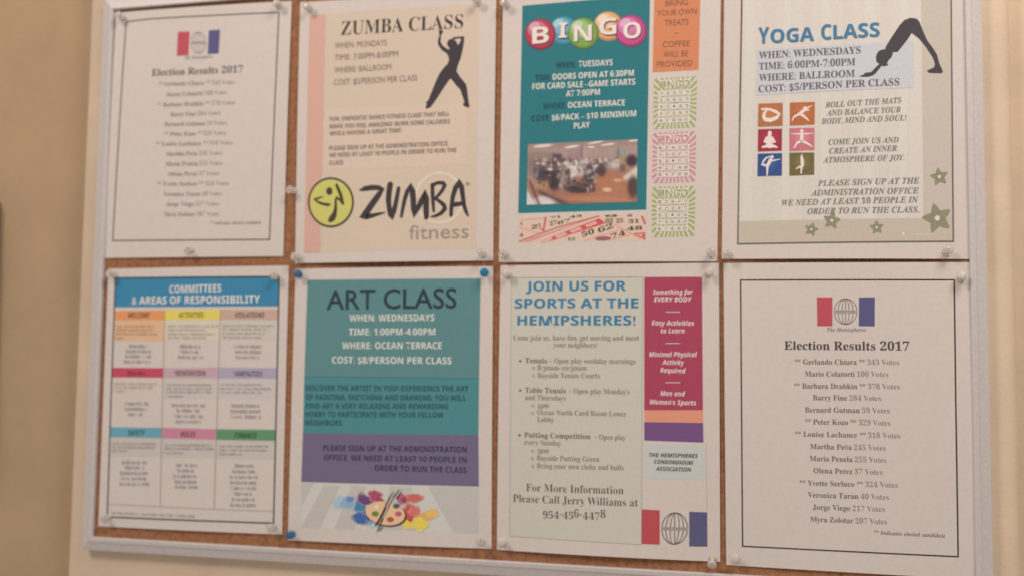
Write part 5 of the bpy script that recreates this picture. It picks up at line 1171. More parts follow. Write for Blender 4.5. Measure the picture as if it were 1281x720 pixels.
   ['e',(239,234,155),3.7,(2.349,2.142),(0.689,0.031),(0.012,-0.478),72],
   ['e',(248,236,127),4,(2.349,2.142),(0.638,0.029),(0.011,-0.442),22],
   ['e',(231,236,187),3.45,(3.483,1.918),(0.476,0.021),(0.012,-0.504),73],
   ['e',(242,243,155),3.7,(3.483,1.918),(0.422,0.019),(0.01,-0.447),73],
   ['e',(251,250,126),4,(3.483,1.918),(0.391,0.018),(0.009,-0.413),23],
   ['e',(93,72,72),7,(-0.068,2.995),(2.14,-0.257),(-0.192,-1.164)],
   ['e',(252,221,183),8,(-0.201,3.119),(2.092,-0.251),(-0.189,-1.149)],
   ['e',(114,158,86),9,(-1.25,3.016),(0.381,0.017),(0.006,-0.265)],
   ['e',(88,114,149),9,(0.975,3.885),(0.356,0.015),(0.006,-0.251)],
   ['e',(207,113,137),9,(1.22,3.126),(0.356,0.015),(0.006,-0.25)],
   ['e',(192,105,96),9,(0.381,2.532),(0.377,0.018),(0.006,-0.263)],
   ['e',(255,255,249),9,(-1.115,3.703),(0.24,0.01),(0.003,-0.168)],
   ['e',(231,195,159),9,(-0.173,4.069),(0.187,0.008),(0.003,-0.127)],
   ['b',(60,57,65),10,[(-1.008,1.288,0.08),(-0.675,2.001,0.16),(0.037,3.613,0.219),(0.56,4.657,0.139),(1.284,5.522,0.059)]],
   ['b',(60,57,65),10,[(-1.174,1.903,0.161),(-0.881,2.27,0.24),(-0.26,3.507,0.199),(0.287,4.832,0.08),(0.645,5.265,0.06)]],
   ['b',(255,255,255),11,[(-0.34,2.667,0.08),(0.128,3.988,0.079),(0.607,4.752,0.04)]],
   ['b',(60,57,65),10,[(-0.71,1.396,0.12),(-0.42,1.827,0.08)]],
   ['b',(60,57,65),10,[(1.056,4.677,0.158),(1.486,5.363,0.059)]]]),
 ]),
 ('sports_flyer', 'sports flyer with blue heading, pale green text panel and crimson side strip', 'flyer', (-2.395, -22.099), [(-10.752, 27.869), (10.689, 27.89), (10.741, 0.021), (-10.749, -0.03)], (0.44, 0.2, 0.16), 7, [
  ('printed_panel', None, None, [
   ['q',(219,228,222),1,[(-9.58,26.622),(3.471,26.583),(3.437,1.262),(-9.426,1.387)]],
   ['l',(184,193,186),2,0.05,[(-9.58,26.622),(3.471,26.583),(3.437,1.262),(-9.426,1.387),(-9.58,26.622),(3.471,26.583)]]]),
  ('heading', None, None, [
   ['t',(65,146,197),3,'JOIN US FOR', 'X',-8.058,25.288,1.877,25.272,0.956],
   ['t',(65,146,197),3,'SPORTS AT THE', 'X',-9.211,23.604,3.07,23.61,0.953],
   ['t',(65,146,197),3,'HEMIPSHERES!', 'X',-8.907,21.932,2.79,21.963,0.952]]),
  ('activity_list', None, None, [
   ['t',(137,139,138),3,'Come join us, have fun, get moving and meet', 'L',-9.278,20.453,3.133,20.506,0.498],
   ['t',(137,139,138),3,'your neighbors!', 'L',-5.243,19.797,-0.913,19.785,0.497],
   ['t',(115,116,115),3,'Tennis', 'S',-8.056,18.245,-5.849,18.23,0.5],
   ['t',(137,139,138),3,'– Open play weekday mornings', 'L',-5.657,18.233,2.803,18.268,0.495],
   ['t',(137,139,138),3,'8:30am-10:30am', 'O',-6.779,17.556,-1.937,17.579,0.497],
   ['t',(137,139,138),3,'Bayside Tennis Courts', 'L',-6.769,16.799,-0.629,16.85,0.495],
   ['t',(115,116,115),3,'Table Tennis', 'S',-8.018,15.35,-3.944,15.346,0.498],
   ['t',(137,139,138),3, "– Open play Monday's", 'L',-3.692,15.335,2.255,15.35,0.492],
   ['t',(137,139,138),3,'and Thursdays', 'L',-8.009,14.632,-3.977,14.634,0.497],
   ['t',(137,139,138),3,'4pm', 'O',-6.775,13.926,-5.625,13.912,0.497],
   ['t',(137,139,138),3,'Ocean North Card Room Lower', 'L',-6.767,13.212,1.935,13.242,0.491],
   ['t',(137,139,138),3,'Lobby', 'L',-6.759,12.53,-5.117,12.524,0.495],
   ['t',(115,116,115),3,'Putting Competition', 'S',-8.054,10.99,-1.494,11.014,0.493],
   ['t',(137,139,138),3,'– Open play', 'L',-1.136,11.008,1.879,11.001,0.486],
   ['t',(137,139,138),3,'every Sunday', 'L',-8.046,10.284,-4.375,10.296,0.494],
   ['t',(137,139,138),3,'3pm', 'O',-6.727,9.545,-5.578,9.544,0.494],
   ['t',(137,139,138),3,'Bayside Putting Green', 'L',-6.767,8.81,-0.63,8.862,0.489],
   ['t',(137,139,138),3,'Bring your own clubs and balls', 'L',-6.759,8.055,1.729,8.148,0.487],
   ['e',(115,116,115),3,(-8.554,18.42),(0.122,0.001),(0.002,-0.118)],
   ['e',(115,116,115),3,(-8.515,15.536),(0.122,0.002),(0.002,-0.117)],
   ['e',(115,116,115),3,(-8.535,11.185),(0.122,0.004),(0.002,-0.117)],
   ['r',(137,139,138),3,(-7.208,17.73),(0.137,0.002),(0.002,-0.133),0.04],
   ['r',(137,139,138),3,(-7.198,16.98),(0.137,0.002),(0.002,-0.133),0.04],
   ['r',(137,139,138),3,(-7.251,14.087),(0.136,0.003),(0.001,-0.132),0.04],
   ['r',(137,139,138),3,(-7.243,13.364),(0.137,0.003),(0.002,-0.132),0.04],
   ['r',(137,139,138),3,(-7.202,9.691),(0.137,0.005),(0.002,-0.131),0.04],
   ['r',(137,139,138),3,(-7.194,8.958),(0.137,0.004),(0.002,-0.132),0.04],
   ['r',(137,139,138),3,(-7.186,8.209),(0.137,0.005),(0.001,-0.131),0.04]]),
  ('contact_text', None, None, [
   ['t',(89,88,90),3,'For More Information', 'L2',-7.797,5.794,1.722,5.891,0.729],
   ['t',(89,88,90),3,'Please Call Jerry Williams at', 'L2',-9.124,4.698,3.098,4.787,0.728],
   ['t',(89,88,90),3,'954-456-4478', 'O2',-6.088,3.465,0.019,3.59,0.727]]),
  ('crimson_panel', None, None, [
   ['q',(184,82,114),1,[(3.625,26.582),(9.091,26.567),(9.183,13.996),(3.661,13.873)]],
   ['t',(251,250,255),3,'Something for', 'I',4.463,24.891,8.237,24.915,0.459],
   ['t',(251,250,255),3,'EVERY BODY', 'I',4.556,24.199,8.147,24.191,0.459],
   ['t',(251,250,255),3,'Easy Activities', 'I',4.339,21.967,8.365,21.94,0.457],
   ['t',(251,250,255),3,'to Learn', 'I',5.21,21.206,7.472,21.216,0.457],
   ['t',(251,250,255),3,'Minimal Physical', 'I',4.102,18.954,8.635,18.983,0.455],
   ['t',(251,250,255),3,'Activity', 'I',5.368,18.229,7.422,18.215,0.455],
   ['t',(251,250,255),3,'Required', 'I',5.18,17.467,7.565,17.423,0.454],
   ['t',(251,250,255),3,'Men and', 'I',5.185,15.276,7.514,15.267,0.453],
   ['t',(251,250,255),3, "Women's Sports", 'I',4.2,14.453,8.552,14.447,0.452],
   ['l',(251,250,255),3,0.06,[(5.67,23.232),(7.048,23.224)]],
   ['l',(251,250,255),3,0.06,[(5.675,20.248),(7.051,20.249)]],
   ['l',(251,250,255),3,0.06,[(5.682,16.526),(7.055,16.54)]]]),
  ('orange_band', None, None, [
   ['q',(242,175,151),1,[(3.661,13.873),(9.183,13.996),(9.197,12.808),(3.666,12.753)]],
   ['l',(251,208,193),3,0.05,[(5.674,13.488),(7.2,13.509)]]]),
  ('purple_band', None, None, [
   ['q',(130,96,159),1,[(3.666,12.753),(9.197,12.808),(9.225,10.974),(3.673,11.015)]]]),
  ('mint_panel', None, None, [
   ['q',(215,231,234),1,[(3.72,10.617),(9.291,10.663),(9.36,7.53),(3.568,7.439)]],
   ['t',(65,66,70),3,'THE HEMISPHERES', 'I',4.15,9.493,8.713,9.544,0.367],
   ['t',(65,66,70),3,'CONDOMINIUM', 'I',4.621,8.871,8.253,8.889,0.366],
   ['t',(65,66,70),3,'ASSOCIATION', 'I',4.79,8.232,8.089,8.243,0.366]]),
  ('frame_line', None, None, [
   ['l',(197,203,211),1,0.05,[(9.483,10.907),(9.554,4.607)]]]),
  ('frame_line', None, None, [
   ['l',(197,203,211),1,0.05,[(3.448,7.27),(3.417,4.576)]]]),
  ('logo', None, None, [
   ['r',(93,93,95),2,(6.555,2.907),(1.226,-0.032),(-0.102,-1.494),0.075],
   ['r',(98,98,98),2,(6.555,2.907),(0.442,-0.012),(-0.102,-1.494),0.07],
   ['r',(98,98,98),2,(6.555,2.907),(0.859,-0.023),(-0.102,-1.494),0.07],
   ['l',(98,98,98),2,0.07,[(6.553,4.396),(6.557,1.422)]],
   ['q',(214,218,219),3,[(5.333,3.023),(7.77,3.056),(7.77,2.745),(5.334,2.727)]],
   ['t',(123,125,127),4,'HEMISPHERES', 'B',5.363,2.743,7.74,2.774,0.266]]),
  ('colour_bar', 10, 'red bar of the logo', [
   ['q',(203,94,105),1,[(3.432,4.554),(5.156,4.538),(5.167,1.343),(3.481,1.33)]]]),
  ('colour_bar', 10, 'blue bar of the logo', [
   ['q',(103,108,154),1,[(7.903,4.511),(9.561,4.534),(9.577,1.357),(7.902,1.305)]]]),
 ]),
 ('election_sheet', 'sharp white election results sheet below the yoga flyer, right of the sports flyer', 'notice', (19.624, -22.347), [(-10.921, 28.103), (10.842, 27.921), (10.736, -0.017), (-10.732, 0.007)], (0.14, 0.3, 0.16), 8, [
  ('border_line', None, None, [
   ['l',(71,69,73),1,0.13,[(-9.331,26.473),(9.445,26.35),(9.375,15.619),(9.358,1.881),(-9.237,1.813),(-9.331,26.473),(9.445,26.35)]]]),
  ('logo', None, None, [
   ['t',(128,130,134),1,'The Hemispheres', 'SI',-1.576,21.675,1.85,21.688,0.366]]),
  ('colour_bar', 1, 'red bar of the logo', [
   ['q',(205,97,115),1,[(-2.449,24.823),(-1.07,24.817),(-1.092,22.169),(-2.427,22.165)]]]),
  ('colour_bar', 1, 'blue bar of the logo', [
   ['q',(101,104,160),1,[(1.264,24.808),(2.639,24.803),(2.589,22.164),(1.217,22.175)]]]),
  ('globe', 1, None, [
   ['r',(90,90,92),2,(0.078,23.506),(1.02,-0.001),(-0.011,-1.195),0.05],
   ['r',(101,102,105),2,(0.078,23.506),(0.337,-0.001),(-0.011,-1.195),0.05],
   ['r',(101,102,105),2,(0.078,23.506),(0.694,-0.001),(-0.011,-1.195),0.05],
   ['l',(101,102,105),2,0.05,[(0.089,24.702),(0.067,22.311)]],
   ['q',(219,223,225),3,[(-0.946,23.65),(1.099,23.648),(1.096,23.362),(-0.948,23.363)]],
   ['t',(118,120,124),4,'HEMISPHERES', 'B',-0.917,23.399,1.066,23.398,0.227]]),
  ('heading', None, None, [
   ['t',(89,87,92),1,'Election Results 2017', 'SB',-5.383,19.992,5.549,20.001,0.789]]),
  ('vote_list', None, None, [
   ['t',(108,108,112),1,'** Gerlando Chiara **|343 Votes', 'SV',-4.46,18.641,4.646,18.689,0.481],
   ['t',(108,108,112),1,'Mario Colatorti|100 Votes', 'SV',-3.563,17.541,3.71,17.602,0.48],
   ['t',(108,108,112),1,'** Barbara Drabkin **|378 Votes', 'SV',-4.533,16.423,4.671,16.502,0.48],
   ['t',(108,108,112),1,'Barry Fine|284 Votes', 'SV',-2.871,15.382,3.068,15.429,0.48],
   ['t',(108,108,112),1,'Bernard Gutman|59 Votes', 'SV',-3.581,14.248,3.792,14.338,0.479],
   ['t',(108,108,112),1,'** Peter Kozo **|329 Votes', 'SV',-3.589,13.166,3.847,13.228,0.478],
   ['t',(108,108,112),1,'** Louise Lachance **|318 Votes', 'SV',-4.471,12.025,4.661,12.114,0.477],
   ['t',(108,108,112),1,'Martha Peña|245 Votes', 'SV',-3.132,10.933,3.397,10.982,0.476],
   ['t',(108,108,112),1,'Maria Penela|255 Votes', 'SV',-3.19,9.841,3.445,9.897,0.475],
   ['t',(108,108,112),1,'Olena Perez|37 Votes', 'SV',-2.868,8.75,3.104,8.814,0.475],
   ['t',(108,108,112),1,'** Yvette Serluco **|324 Votes', 'SV',-4.112,7.587,4.395,7.712,0.474],
   ['t',(108,108,112),1,'Veronica Taran|40 Votes', 'SV',-3.386,6.537,3.615,6.607,0.473],
   ['t',(108,108,112),1,'Jorge Viego|217 Votes', 'SV',-2.965,5.444,3.268,5.513,0.473],
   ['t',(108,108,112),1,'Myra Zolotar|207 Votes', 'SV',-3.164,4.34,3.425,4.421,0.471]]),
  ('footnote', None, None, [
   ['t',(108,108,112),1,'** Indicates elected candidate', 'SI',2.311,3.494,8.329,3.491,0.338]]),
 ]),
]
PINS = [
 (-57.1, 33.96, 'clear', 8, 120, 'upper left corner of the upper election sheet'),
 (-38.06, 33.94, 'clear', 10, 40, 'upper right corner of the upper election sheet'),
 (-47.51, 7.78, 'clear', 12, -80, 'bottom edge of the upper election sheet'),
 (-35.72, 13.95, 'clear', 10, 200, 'bare cork strip between election sheet and dance flyer'),
 (-34.45, 33.34, 'clear', 6, 90, 'upper left corner of the dance class flyer'),
 (-15.87, 32.7, 'clear', 6, 30, 'upper right corner of the dance class flyer'),
 (-34.93, 6.83, 'clear', 14, 170, 'lower left corner of the dance class flyer'),
 (-14.95, 6.86, 'clear', 10, 60, 'lower right corner of the dance class flyer'),
 (-12.81, 32.22, 'clear', 8, 140, 'upper left corner of the bingo flyer'),
 (-12.6, 6.77, 'clear', 8, 160, 'lower left corner of the bingo flyer'),
 (7.54, 6.6, 'clear', 12, 70, 'lower right corner of the bingo flyer'),
 (9.22, 6.48, 'clear', 5, 200, 'lower left corner of the yoga flyer'),
 (28.4, 6.44, 'clear', 15, 60, 'lower right corner of the yoga flyer'),
 (-56.89, 5.2, 'clear', 10, 150, 'upper left corner of the committees chart'),
 (-37.54, 4.83, 'clear', 14, 30, 'upper right corner of the committees chart'),
 (-56.46, -20.96, 'clear', 12, -60, 'lower left corner of the committees chart'),
 (-37.03, -21.09, 'clear', 10, 20, 'lower right corner of the committees chart'),
 (-34.87, 5.06, 'blue', 14, 10, 'upper left corner of the art class flyer'),
 (-14.7, 5.07, 'bright blue', 10, -20, 'upper right corner of the art class flyer'),
 (-34.89, -21.7, 'blue', 8, 30, 'lower left corner of the art class flyer'),
 (-14.68, -21.4, 'clear', 10, 45, 'lower right corner of the art class flyer'),
 (-12.27, 4.82, 'white', 8, 120, 'upper left corner of the sports flyer'),
 (7.24, 4.76, 'white', 16, 20, 'upper right corner of the sports flyer'),
 (-12.44, -21.38, 'white', 10, 100, 'lower left corner of the sports flyer'),
 (7.65, -21.77, 'white', 32, -92, 'lower right corner of the sports flyer, drooping'),
 (29.6, 4.09, 'white', 16, 100, 'upper right corner of the lower election sheet'),
 (9.78, -21.68, 'white', 10, 110, 'lower left corner of the lower election sheet')]

PW, PH = 21.59, 27.94
LAYER = .008                                   # each printed layer lies this far above the one below
def curl(prm, k, x, y):
    "how far the sheet stands off the cork"
    u = min(max(x/PW+.5, 0), 1); v = min(max(y/PH, 0), 1); b, t, m = prm; s = math.sin(math.pi*u)
    return .09+b*s*(1-v)**2+t*s*v*v+m*math.sin(math.pi*v)*(.5+.5*math.sin(2.2*math.pi*u+k))

# ---- lettering: glyph outlines of Blender's own built-in font
BASE = {'B': (0x1D5D4, 0x1D5EE, 0x1D7EC), 'S': (0x1D400, 0x1D41A, 0x1D7CE), 'I': (0x1D63C, 0x1D656, 0x1D7EC), 'J': (0x1D468, 0x1D482, 0x1D7CE)}
STYLE = {'R': (None, 0), 'R2': (None, .010), 'B': ('B', 0), 'X': ('B', .008), 'S': ('S', 0), 'SB': ('S', .007), 'L': ('S', -.006), 'L2': ('S', -.011), 'O': ('S', -.006), 'O2': ('S', -.011), 'I': ('I', 0), 'SI': ('J', 0)}
def glyphs(s, base):
    if base is None: return s
    U, L, D = BASE[base]; out = ''
    for c in s:
        if 'A' <= c <= 'Z': out += chr(U+ord(c)-65)
        elif 'a' <= c <= 'z': out += chr(L+ord(c)-97)
        elif '0' <= c <= '9': out += chr(D+ord(c)-48)
        else: out += c
    return out
want = {}
for P in POSTERS:
    for part in P[7]:
        for e in part[3]:
            if e[0] == 't':
                if e[4] == 'SV':
                    a, b = e[3].split('|'); want[(a, 'S')] = want[(b, 'L')] = None
                elif e[4] in ('O', 'O2'):
                    for ch in e[3]: want[(ch, e[4])] = None
                else: want[(e[3], e[4])] = None
for st in STYLE: want[('H', st)] = None
tmp = []
for s, st in want:
    base, off = STYLE[st]
    c = bpy.data.curves.new('lettering', 'FONT'); c.body = glyphs(s, base); c.offset = off; c.resolution_u = 3
    c.fill_mode = 'FRONT'
    o = bpy.data.objects.new('lettering', c); COL.objects.link(o); tmp.append((s, st, o))

bpy.context.view_layer.update()
dg = bpy.context.evaluated_depsgraph_get()
for s, st, o in tmp:
    me = o.evaluated_get(dg).to_mesh()
    vs = [(v.co.x, v.co.y) for v in me.vertices]; fs = [tuple(p.vertices) for p in me.polygons]
    want[(s, st)] = (vs, fs, min(v[0] for v in vs), max(v[0] for v in vs))
    o.evaluated_get(dg).to_mesh_clear()
for s, st, o in tmp:
    c = o.data; bpy.data.objects.remove(o); bpy.data.curves.remove(c)

CAP = {st: max(v[1] for v in want[('H', st)][0]) for st in STYLE}

class Sheet:
    "collects printed shapes of one part and lays them on the curled sheet"
    def __init__(s, prm, k): s.v = []; s.f = []; s.m = []; s.mats = []; s.prm = prm; s.k = k; s.colour = None
    def mi(s, h):
        mt = PICTURE if h is None else ink(h)
        if mt not in s.mats: s.mats.append(mt)
        return s.mats.index(mt)
    def put(s, pts, faces, h, layer):
        n = len(s.v); i = s.mi(h)
        for x, y in pts: s.v.append((x/100, -(curl(s.prm, s.k, x, y)+layer*LAYER)/100, y/100))
        for f in faces: s.f.append(tuple(n+j for j in f)); s.m.append(i)
    def grid(s, q, h, layer, step=.8, nx=None, ny=None):
        a, b, c, d = [np.array(p) for p in q]
        nx = nx or max(1, int(max(np.linalg.norm(b-a), np.linalg.norm(c-d))/step)); ny = ny or max(1, int(max(np.linalg.norm(d-a), np.linalg.norm(c-b))/step))
        pts = [tuple((a*(1-i/nx)+b*i/nx)*(1-j/ny)+(d*(1-i/nx)+c*i/nx)*j/ny) for j in range(ny+1) for i in range(nx+1)]
        fs = [(j*(nx+1)+i, (j+1)*(nx+1)+i, (j+1)*(nx+1)+i+1, j*(nx+1)+i+1) for j in range(ny) for i in range(nx)]
        s.put(pts, fs, h, layer); return nx, ny
    def poly(s, pts, h, layer):
        b = bmesh.new(); f = b.faces.new([b.verts.new((x, y, 0)) for x, y in pts])
        bmesh.ops.triangulate(b, faces=[f])
        for _ in range(4):
            e = [e for e in b.edges if e.calc_length() > 1.3]
            if not e: break
            bmesh.ops.subdivide_edges(b, edges=e, cuts=1); bmesh.ops.triangulate(b, faces=b.faces[:])
        b.verts.index_update(); b.normal_update()
        fs = []
        for f in b.faces:
            ix = [v.index for v in f.verts]; fs.append(ix if f.normal.z > 0 else ix[::-1])
        s.put([(v.co.x, v.co.y) for v in b.verts], fs, h, layer); b.free()
    def stroke(s, pts, h, layer, cap=False):
        P = [];                                                   # resample
        for (x0, y0, w0), (x1, y1, w1) in zip(pts, pts[1:]):
            n = max(1, int(math.hypot(x1-x0, y1-y0)/.8))
            for i in range(n): t = i/n; P.append((x0+(x1-x0)*t, y0+(y1-y0)*t, w0+(w1-w0)*t))
        P.append(pts[-1]); L = []; Rr = []
        for i, (x, y, w) in enumerate(P):
            a = P[max(0, i-1)]; b = P[min(len(P)-1, i+1)]
            d0 = np.array((x-a[0], y-a[1])); d1 = np.array((b[0]-x, b[1]-y))
            u0 = d0/(np.linalg.norm(d0) or 1); u1 = d1/(np.linalg.norm(d1) or 1)
            t = u0+u1; t = t/(np.linalg.norm(t) or 1); k = 1/max(.6, abs(float(np.dot(t, u1 if i < len(P)-1 else u0))))
            n = np.array((-t[1], t[0]))*w/2*k; L.append((x+n[0], y+n[1])); Rr.append((x-n[0], y-n[1]))
        n = len(P); s.put(L+Rr, [(n+i, n+i+1, i+1, i) for i in range(n-1)], h, layer)
        if cap:
            for x, y, w in (P[0], P[-1]): s.disc((x, y), (w/2, 0), (0, w/2), h, layer+.3, n=14)
    def disc(s, c, a, b, h, layer, seed=None, n=40):
        pts = [c]; rnd = random.Random(seed); ph = [rnd.uniform(0, 6.28) for _ in range(4)]; m = 3
        if n < 20: m = 1
        for j in range(1, m+1):
            for i in range(n):
                t = i/n*2*math.pi; r = j/m
                if seed is not None: r *= 1+.13*math.sin(3*t+ph[0])+.09*math.sin(5*t+ph[1])+.06*math.sin(9*t+ph[2])
                pts.append((c[0]+r*(a[0]*math.cos(t)+b[0]*math.sin(t)), c[1]+r*(a[1]*math.cos(t)+b[1]*math.sin(t))))
        flip = a[0]*b[1]-a[1]*b[0] < 0
        fs = [(0, 1+i, 1+(i+1) % n) for i in range(n)]
        for j in range(m-1):
            for i in range(n):
                p, q = 1+j*n+i, 1+j*n+(i+1) % n; fs.append((p, p+n, q+n, q))
        if flip: fs = [f[::-1] for f in fs]
        s.put(pts, fs, h, layer)
    def text(s, h, layer, body, st, x0, y0, x1, y1, cap):
        d = np.array((x1-x0, y1-y0)); ln = np.linalg.norm(d); d = d/ln; n = np.array((-d[1], d[0]))
        if st == 'SV':
            a, b = body.split('|'); wa = want[(a, 'S')]; wb = want[(b, 'L')]
            la, lb = wa[3]-wa[2], wb[3]-wb[2]; gap = .28; k = ln/(la+lb+gap)
            p = np.array((x0, y0)); q = p+d*la*k; r = q+d*gap*k; e = p+d*ln
            s.text(h, layer, a, 'S', *p, *q, cap); s.text(tuple(int(v*.72+62) for v in h), layer, b, 'L', *r, *e, cap); return
        if st in ('O', 'O2'):                                       # old-style figures: some hang below the line, some are low
            w = [want[(c, st)][3]-want[(c, st)][2] for c in body]; gap = .075; k = ln/(sum(w)+gap*(len(body)-1)); u = 0; C = CAP[st]
            for c, wc in zip(body, w):
                vs, fs, lo, hi = want[(c, st)]; dy, ky = (-.26, .92) if c in '34579' else (0, .72) if c in '012' else (0, 1)
                s.put([(x0+d[0]*(u+x-lo)*k+n[0]*(y*ky/C+dy)*cap, y0+d[1]*(u+x-lo)*k+n[1]*(y*ky/C+dy)*cap) for x, y in vs], fs, h, layer); u += wc+gap
            return
        vs, fs, lo, hi = want[(body, st)]; kx = ln/(hi-lo); ky = cap/CAP[st]
        s.put([(x0+d[0]*(x-lo)*kx+n[0]*y*ky, y0+d[1]*(x-lo)*kx+n[1]*y*ky) for x, y in vs], fs, h, layer)
    def scribble(s, h, layer, seed, x0, y0, x1, y1, cap):
        "small print too blurred to read: word-like runs of pen strokes"
        d = np.array((x1-x0, y1-y0)); ln = np.linalg.norm(d); d = d/ln; n = np.array((-d[1], d[0])); rnd = random.Random(seed)
        xh = cap*.72; t = cap*.13; x = 0
        def bar(ax, ay, bx, by):
            p = [np.array((x0, y0))+d*u+n*v for u, v in ((ax, ay), (bx, ay), (bx, by), (ax, by))]
            s.put([tuple(v) for v in p], [(0, 1, 2, 3)], h, layer)
        left = rnd.randint(3, 8); first = True
        while x < ln-xh*.5:
            w = xh*rnd.uniform(.62, .82); k = rnd.random()
            if x+w > ln: w = ln-x
            top = cap if first or k > .82 else xh
            bar(x, 0, x+t, top)
            if k > .3 and w > 2.2*t: bar(x+t, xh-t, x+w, xh); bar(x+w-t, 0, x+w, xh-t)
            if k > .55 and w > 2.2*t: bar(x+t, 0, x+w-t, t)
            if .1 < k < .3 and w > 2.2*t: bar(x+t, xh*.45, x+w, xh*.45+t)
            x += w+t*1.3; left -= 1; first = False
            if left == 0: x += cap*.34; left = rnd.randint(4, 9)
    def build(s, name, parent):
        o = link_mesh(name, s.v, s.f, s.mats, s.m, parent, smooth=True)
        if s.colour is not None:
            at = o.data.attributes.new('print_colour', 'FLOAT_COLOR', 'POINT')
            col = np.ones((len(s.v), 4), dtype=np.float32); col[s.colour[0]:s.colour[0]+len(s.colour[1]), :3] = s.colour[1]
            at.data.foreach_set('color', col.ravel())
        return o

def hall_picture(U, V):
    "colours of the printed snapshot of a bingo evening (U right, V down, 0..1)"
    seen = lambda r, g, b: np.array([lin((v*.84+(.3*r+.59*g+.11*b)*.14)/255)/q*.78 for v, q in zip((r, g, b), (.565, .451, .376))])
    rs = np.random.RandomState(7)
    c = np.empty(U.shape+(3,)); c[:] = seen(168, 134, 120)
    x = U*1105+118; y = V*600+88-45*U
    def lay(mask, col, a=1.0):
        m = np.clip(mask, 0, 1)[..., None]*a; c[:] = c*(1-m)+seen(*col)*m
    ss = lambda d, w: 1/(1+np.exp(np.clip(d/w, -30, 30)))
    def ell(cx, cy, rx, ry, col, a=1.0, w=.12, rot=0):
        q = math.radians(rot); dx, dy = x-cx, y-cy; u = dx*math.cos(q)+dy*math.sin(q); v = -dx*math.sin(q)+dy*math.cos(q)
        lay(ss(np.sqrt((u/rx)**2+(v/ry)**2)-1, w), col, a)
    def rect(xa, xb, ya, yb, col, a=1.0, w=6): lay(ss(xa-x, w)*ss(x-xb, w)*ss(ya-y, w)*ss(y-yb, w), col, a)
    lay(ss(y-(150-.04*x), 12), (154, 118, 108))
    rect(118, 380, 165, 400, (140, 112, 96), .8); rect(370, 470, 180, 300, (74, 64, 70)); rect(515, 665, 140, 270, (160, 122, 124))
    rect(660, 680, 110, 270, (120, 92, 84)); rect(690, 725, 110, 260, (176, 142, 128)); rect(1000, 1120, 125, 200, (146, 140, 126)); rect(1030, 1044, 130, 240, (90, 78, 78))
    for a in ((270, 105, 85, 13, -5), (570, 113, 65, 11, -8), (810, 73, 75, 9, -10), (930, 93, 65, 9, -7), (765, 118, 32, 8, 0), (1185, 56, 45, 9, -6)): ell(*a[:4], (236, 214, 196), 1, .15, a[4])
    lay(ss(330+60*np.sin((x-300)/330)-y, 26)*ss(560-x, 60), (132, 88, 72)); lay(ss(340-y, 20)*ss(540-x, 70), (170, 104, 74))
    lay(ss(480-y, 40), (166, 100, 70), .9); lay(ss(350-y+.03*x, 20)*ss(780-x, 40), (176, 108, 76))
    ell(930, 530, 42, 18, (224, 170, 130)); ell(1030, 438, 40, 14, (214, 150, 112)); ell(800, 620, 300, 24, (186, 122, 86), .6)
    ell(270, 480, 110, 50, (178, 122, 84), .8)
    rect(118, 1100, 245, 330, (112, 84, 78), .65, 18)
    for i in range(170):                                           # far guests and tables
        ell(rs.uniform(200, 1080), rs.uniform(235, 320), rs.uniform(6, 19), rs.uniform(7, 20), [(66, 52, 54), (190, 160, 146), (112, 72, 66), (206, 184, 170), (84, 62, 62), (150, 104, 90)][rs.randint(6)], .85, .25)
    for i in range(95):
        ell(rs.uniform(430, 830), rs.uniform(270, 400), rs.uniform(7, 24), rs.uniform(6, 22), [(214, 194, 178), (180, 152, 140), (92, 70, 70), (222, 206, 190), (126, 92, 84)][rs.randint(5)], .85, .25)
    ell(270, 390, 90, 70, (66, 56, 66)); ell(400, 440, 70, 110, (58, 46, 50)); ell(205, 380, 30, 50, (124, 104, 112)); ell(340, 336, 36, 12, (208, 196, 186))
    ell(500, 460, 44, 90, (150, 120, 112)); ell(600, 500, 90, 60, (110, 84, 84)); ell(745, 395, 66, 66, (60, 52, 58)); ell(750, 330, 36, 40, (64, 56, 60))
    ell(650, 530, 140, 38, (66, 48, 48)); ell(720, 490, 90, 34, (92, 68, 68)); ell(870, 340, 50, 66, (84, 56, 56)); ell(620, 345, 70, 45, (214, 198, 180), .8, .3)
    ell(1000, 285, 60, 36, (202, 176, 162), .8, .3); ell(1090, 250, 34, 42, (168, 126, 86)); ell(1170, 250, 60, 60, (64, 44, 56)); ell(1080, 320, 30, 40, (120, 84, 72))
    for i in range(60):                                           # backs of chairs and folded arms nearer the camera
        ell(rs.uniform(180, 860), rs.uniform(330, 540), rs.uniform(6, 22), rs.uniform(8, 26), [(56, 44, 50), (84, 62, 62), (46, 38, 44), (140, 112, 104), (66, 54, 62), (176, 152, 140)][rs.randint(6)], .8, .2)
    lay(ss(300+.75*(1230-x)-y, 8)*ss(y-430, 8)*ss(1085-x, 6), (210, 194, 172)); ell(1185, 500, 56, 110, (82, 58, 54))
    lay(ss(560-y+(x-130)*1.6, 10)*ss(x-225, 8), (204, 190, 178)); ell(300, 650, 110, 50, (206, 190, 180)); lay(ss(np.abs(y-(560+.42*(x-250)))-20, 8)*ss(x-560, 20)*ss(230-x, 10), (88, 62, 60))
    lay(ss(np.abs(x-(150+.45*(y-470)))-14, 6)*ss(440-y, 10), (104, 68, 62))
    c *= (1+rs.normal(0, .07, U.shape))[..., None]
    return np.clip(c, .004, .9)

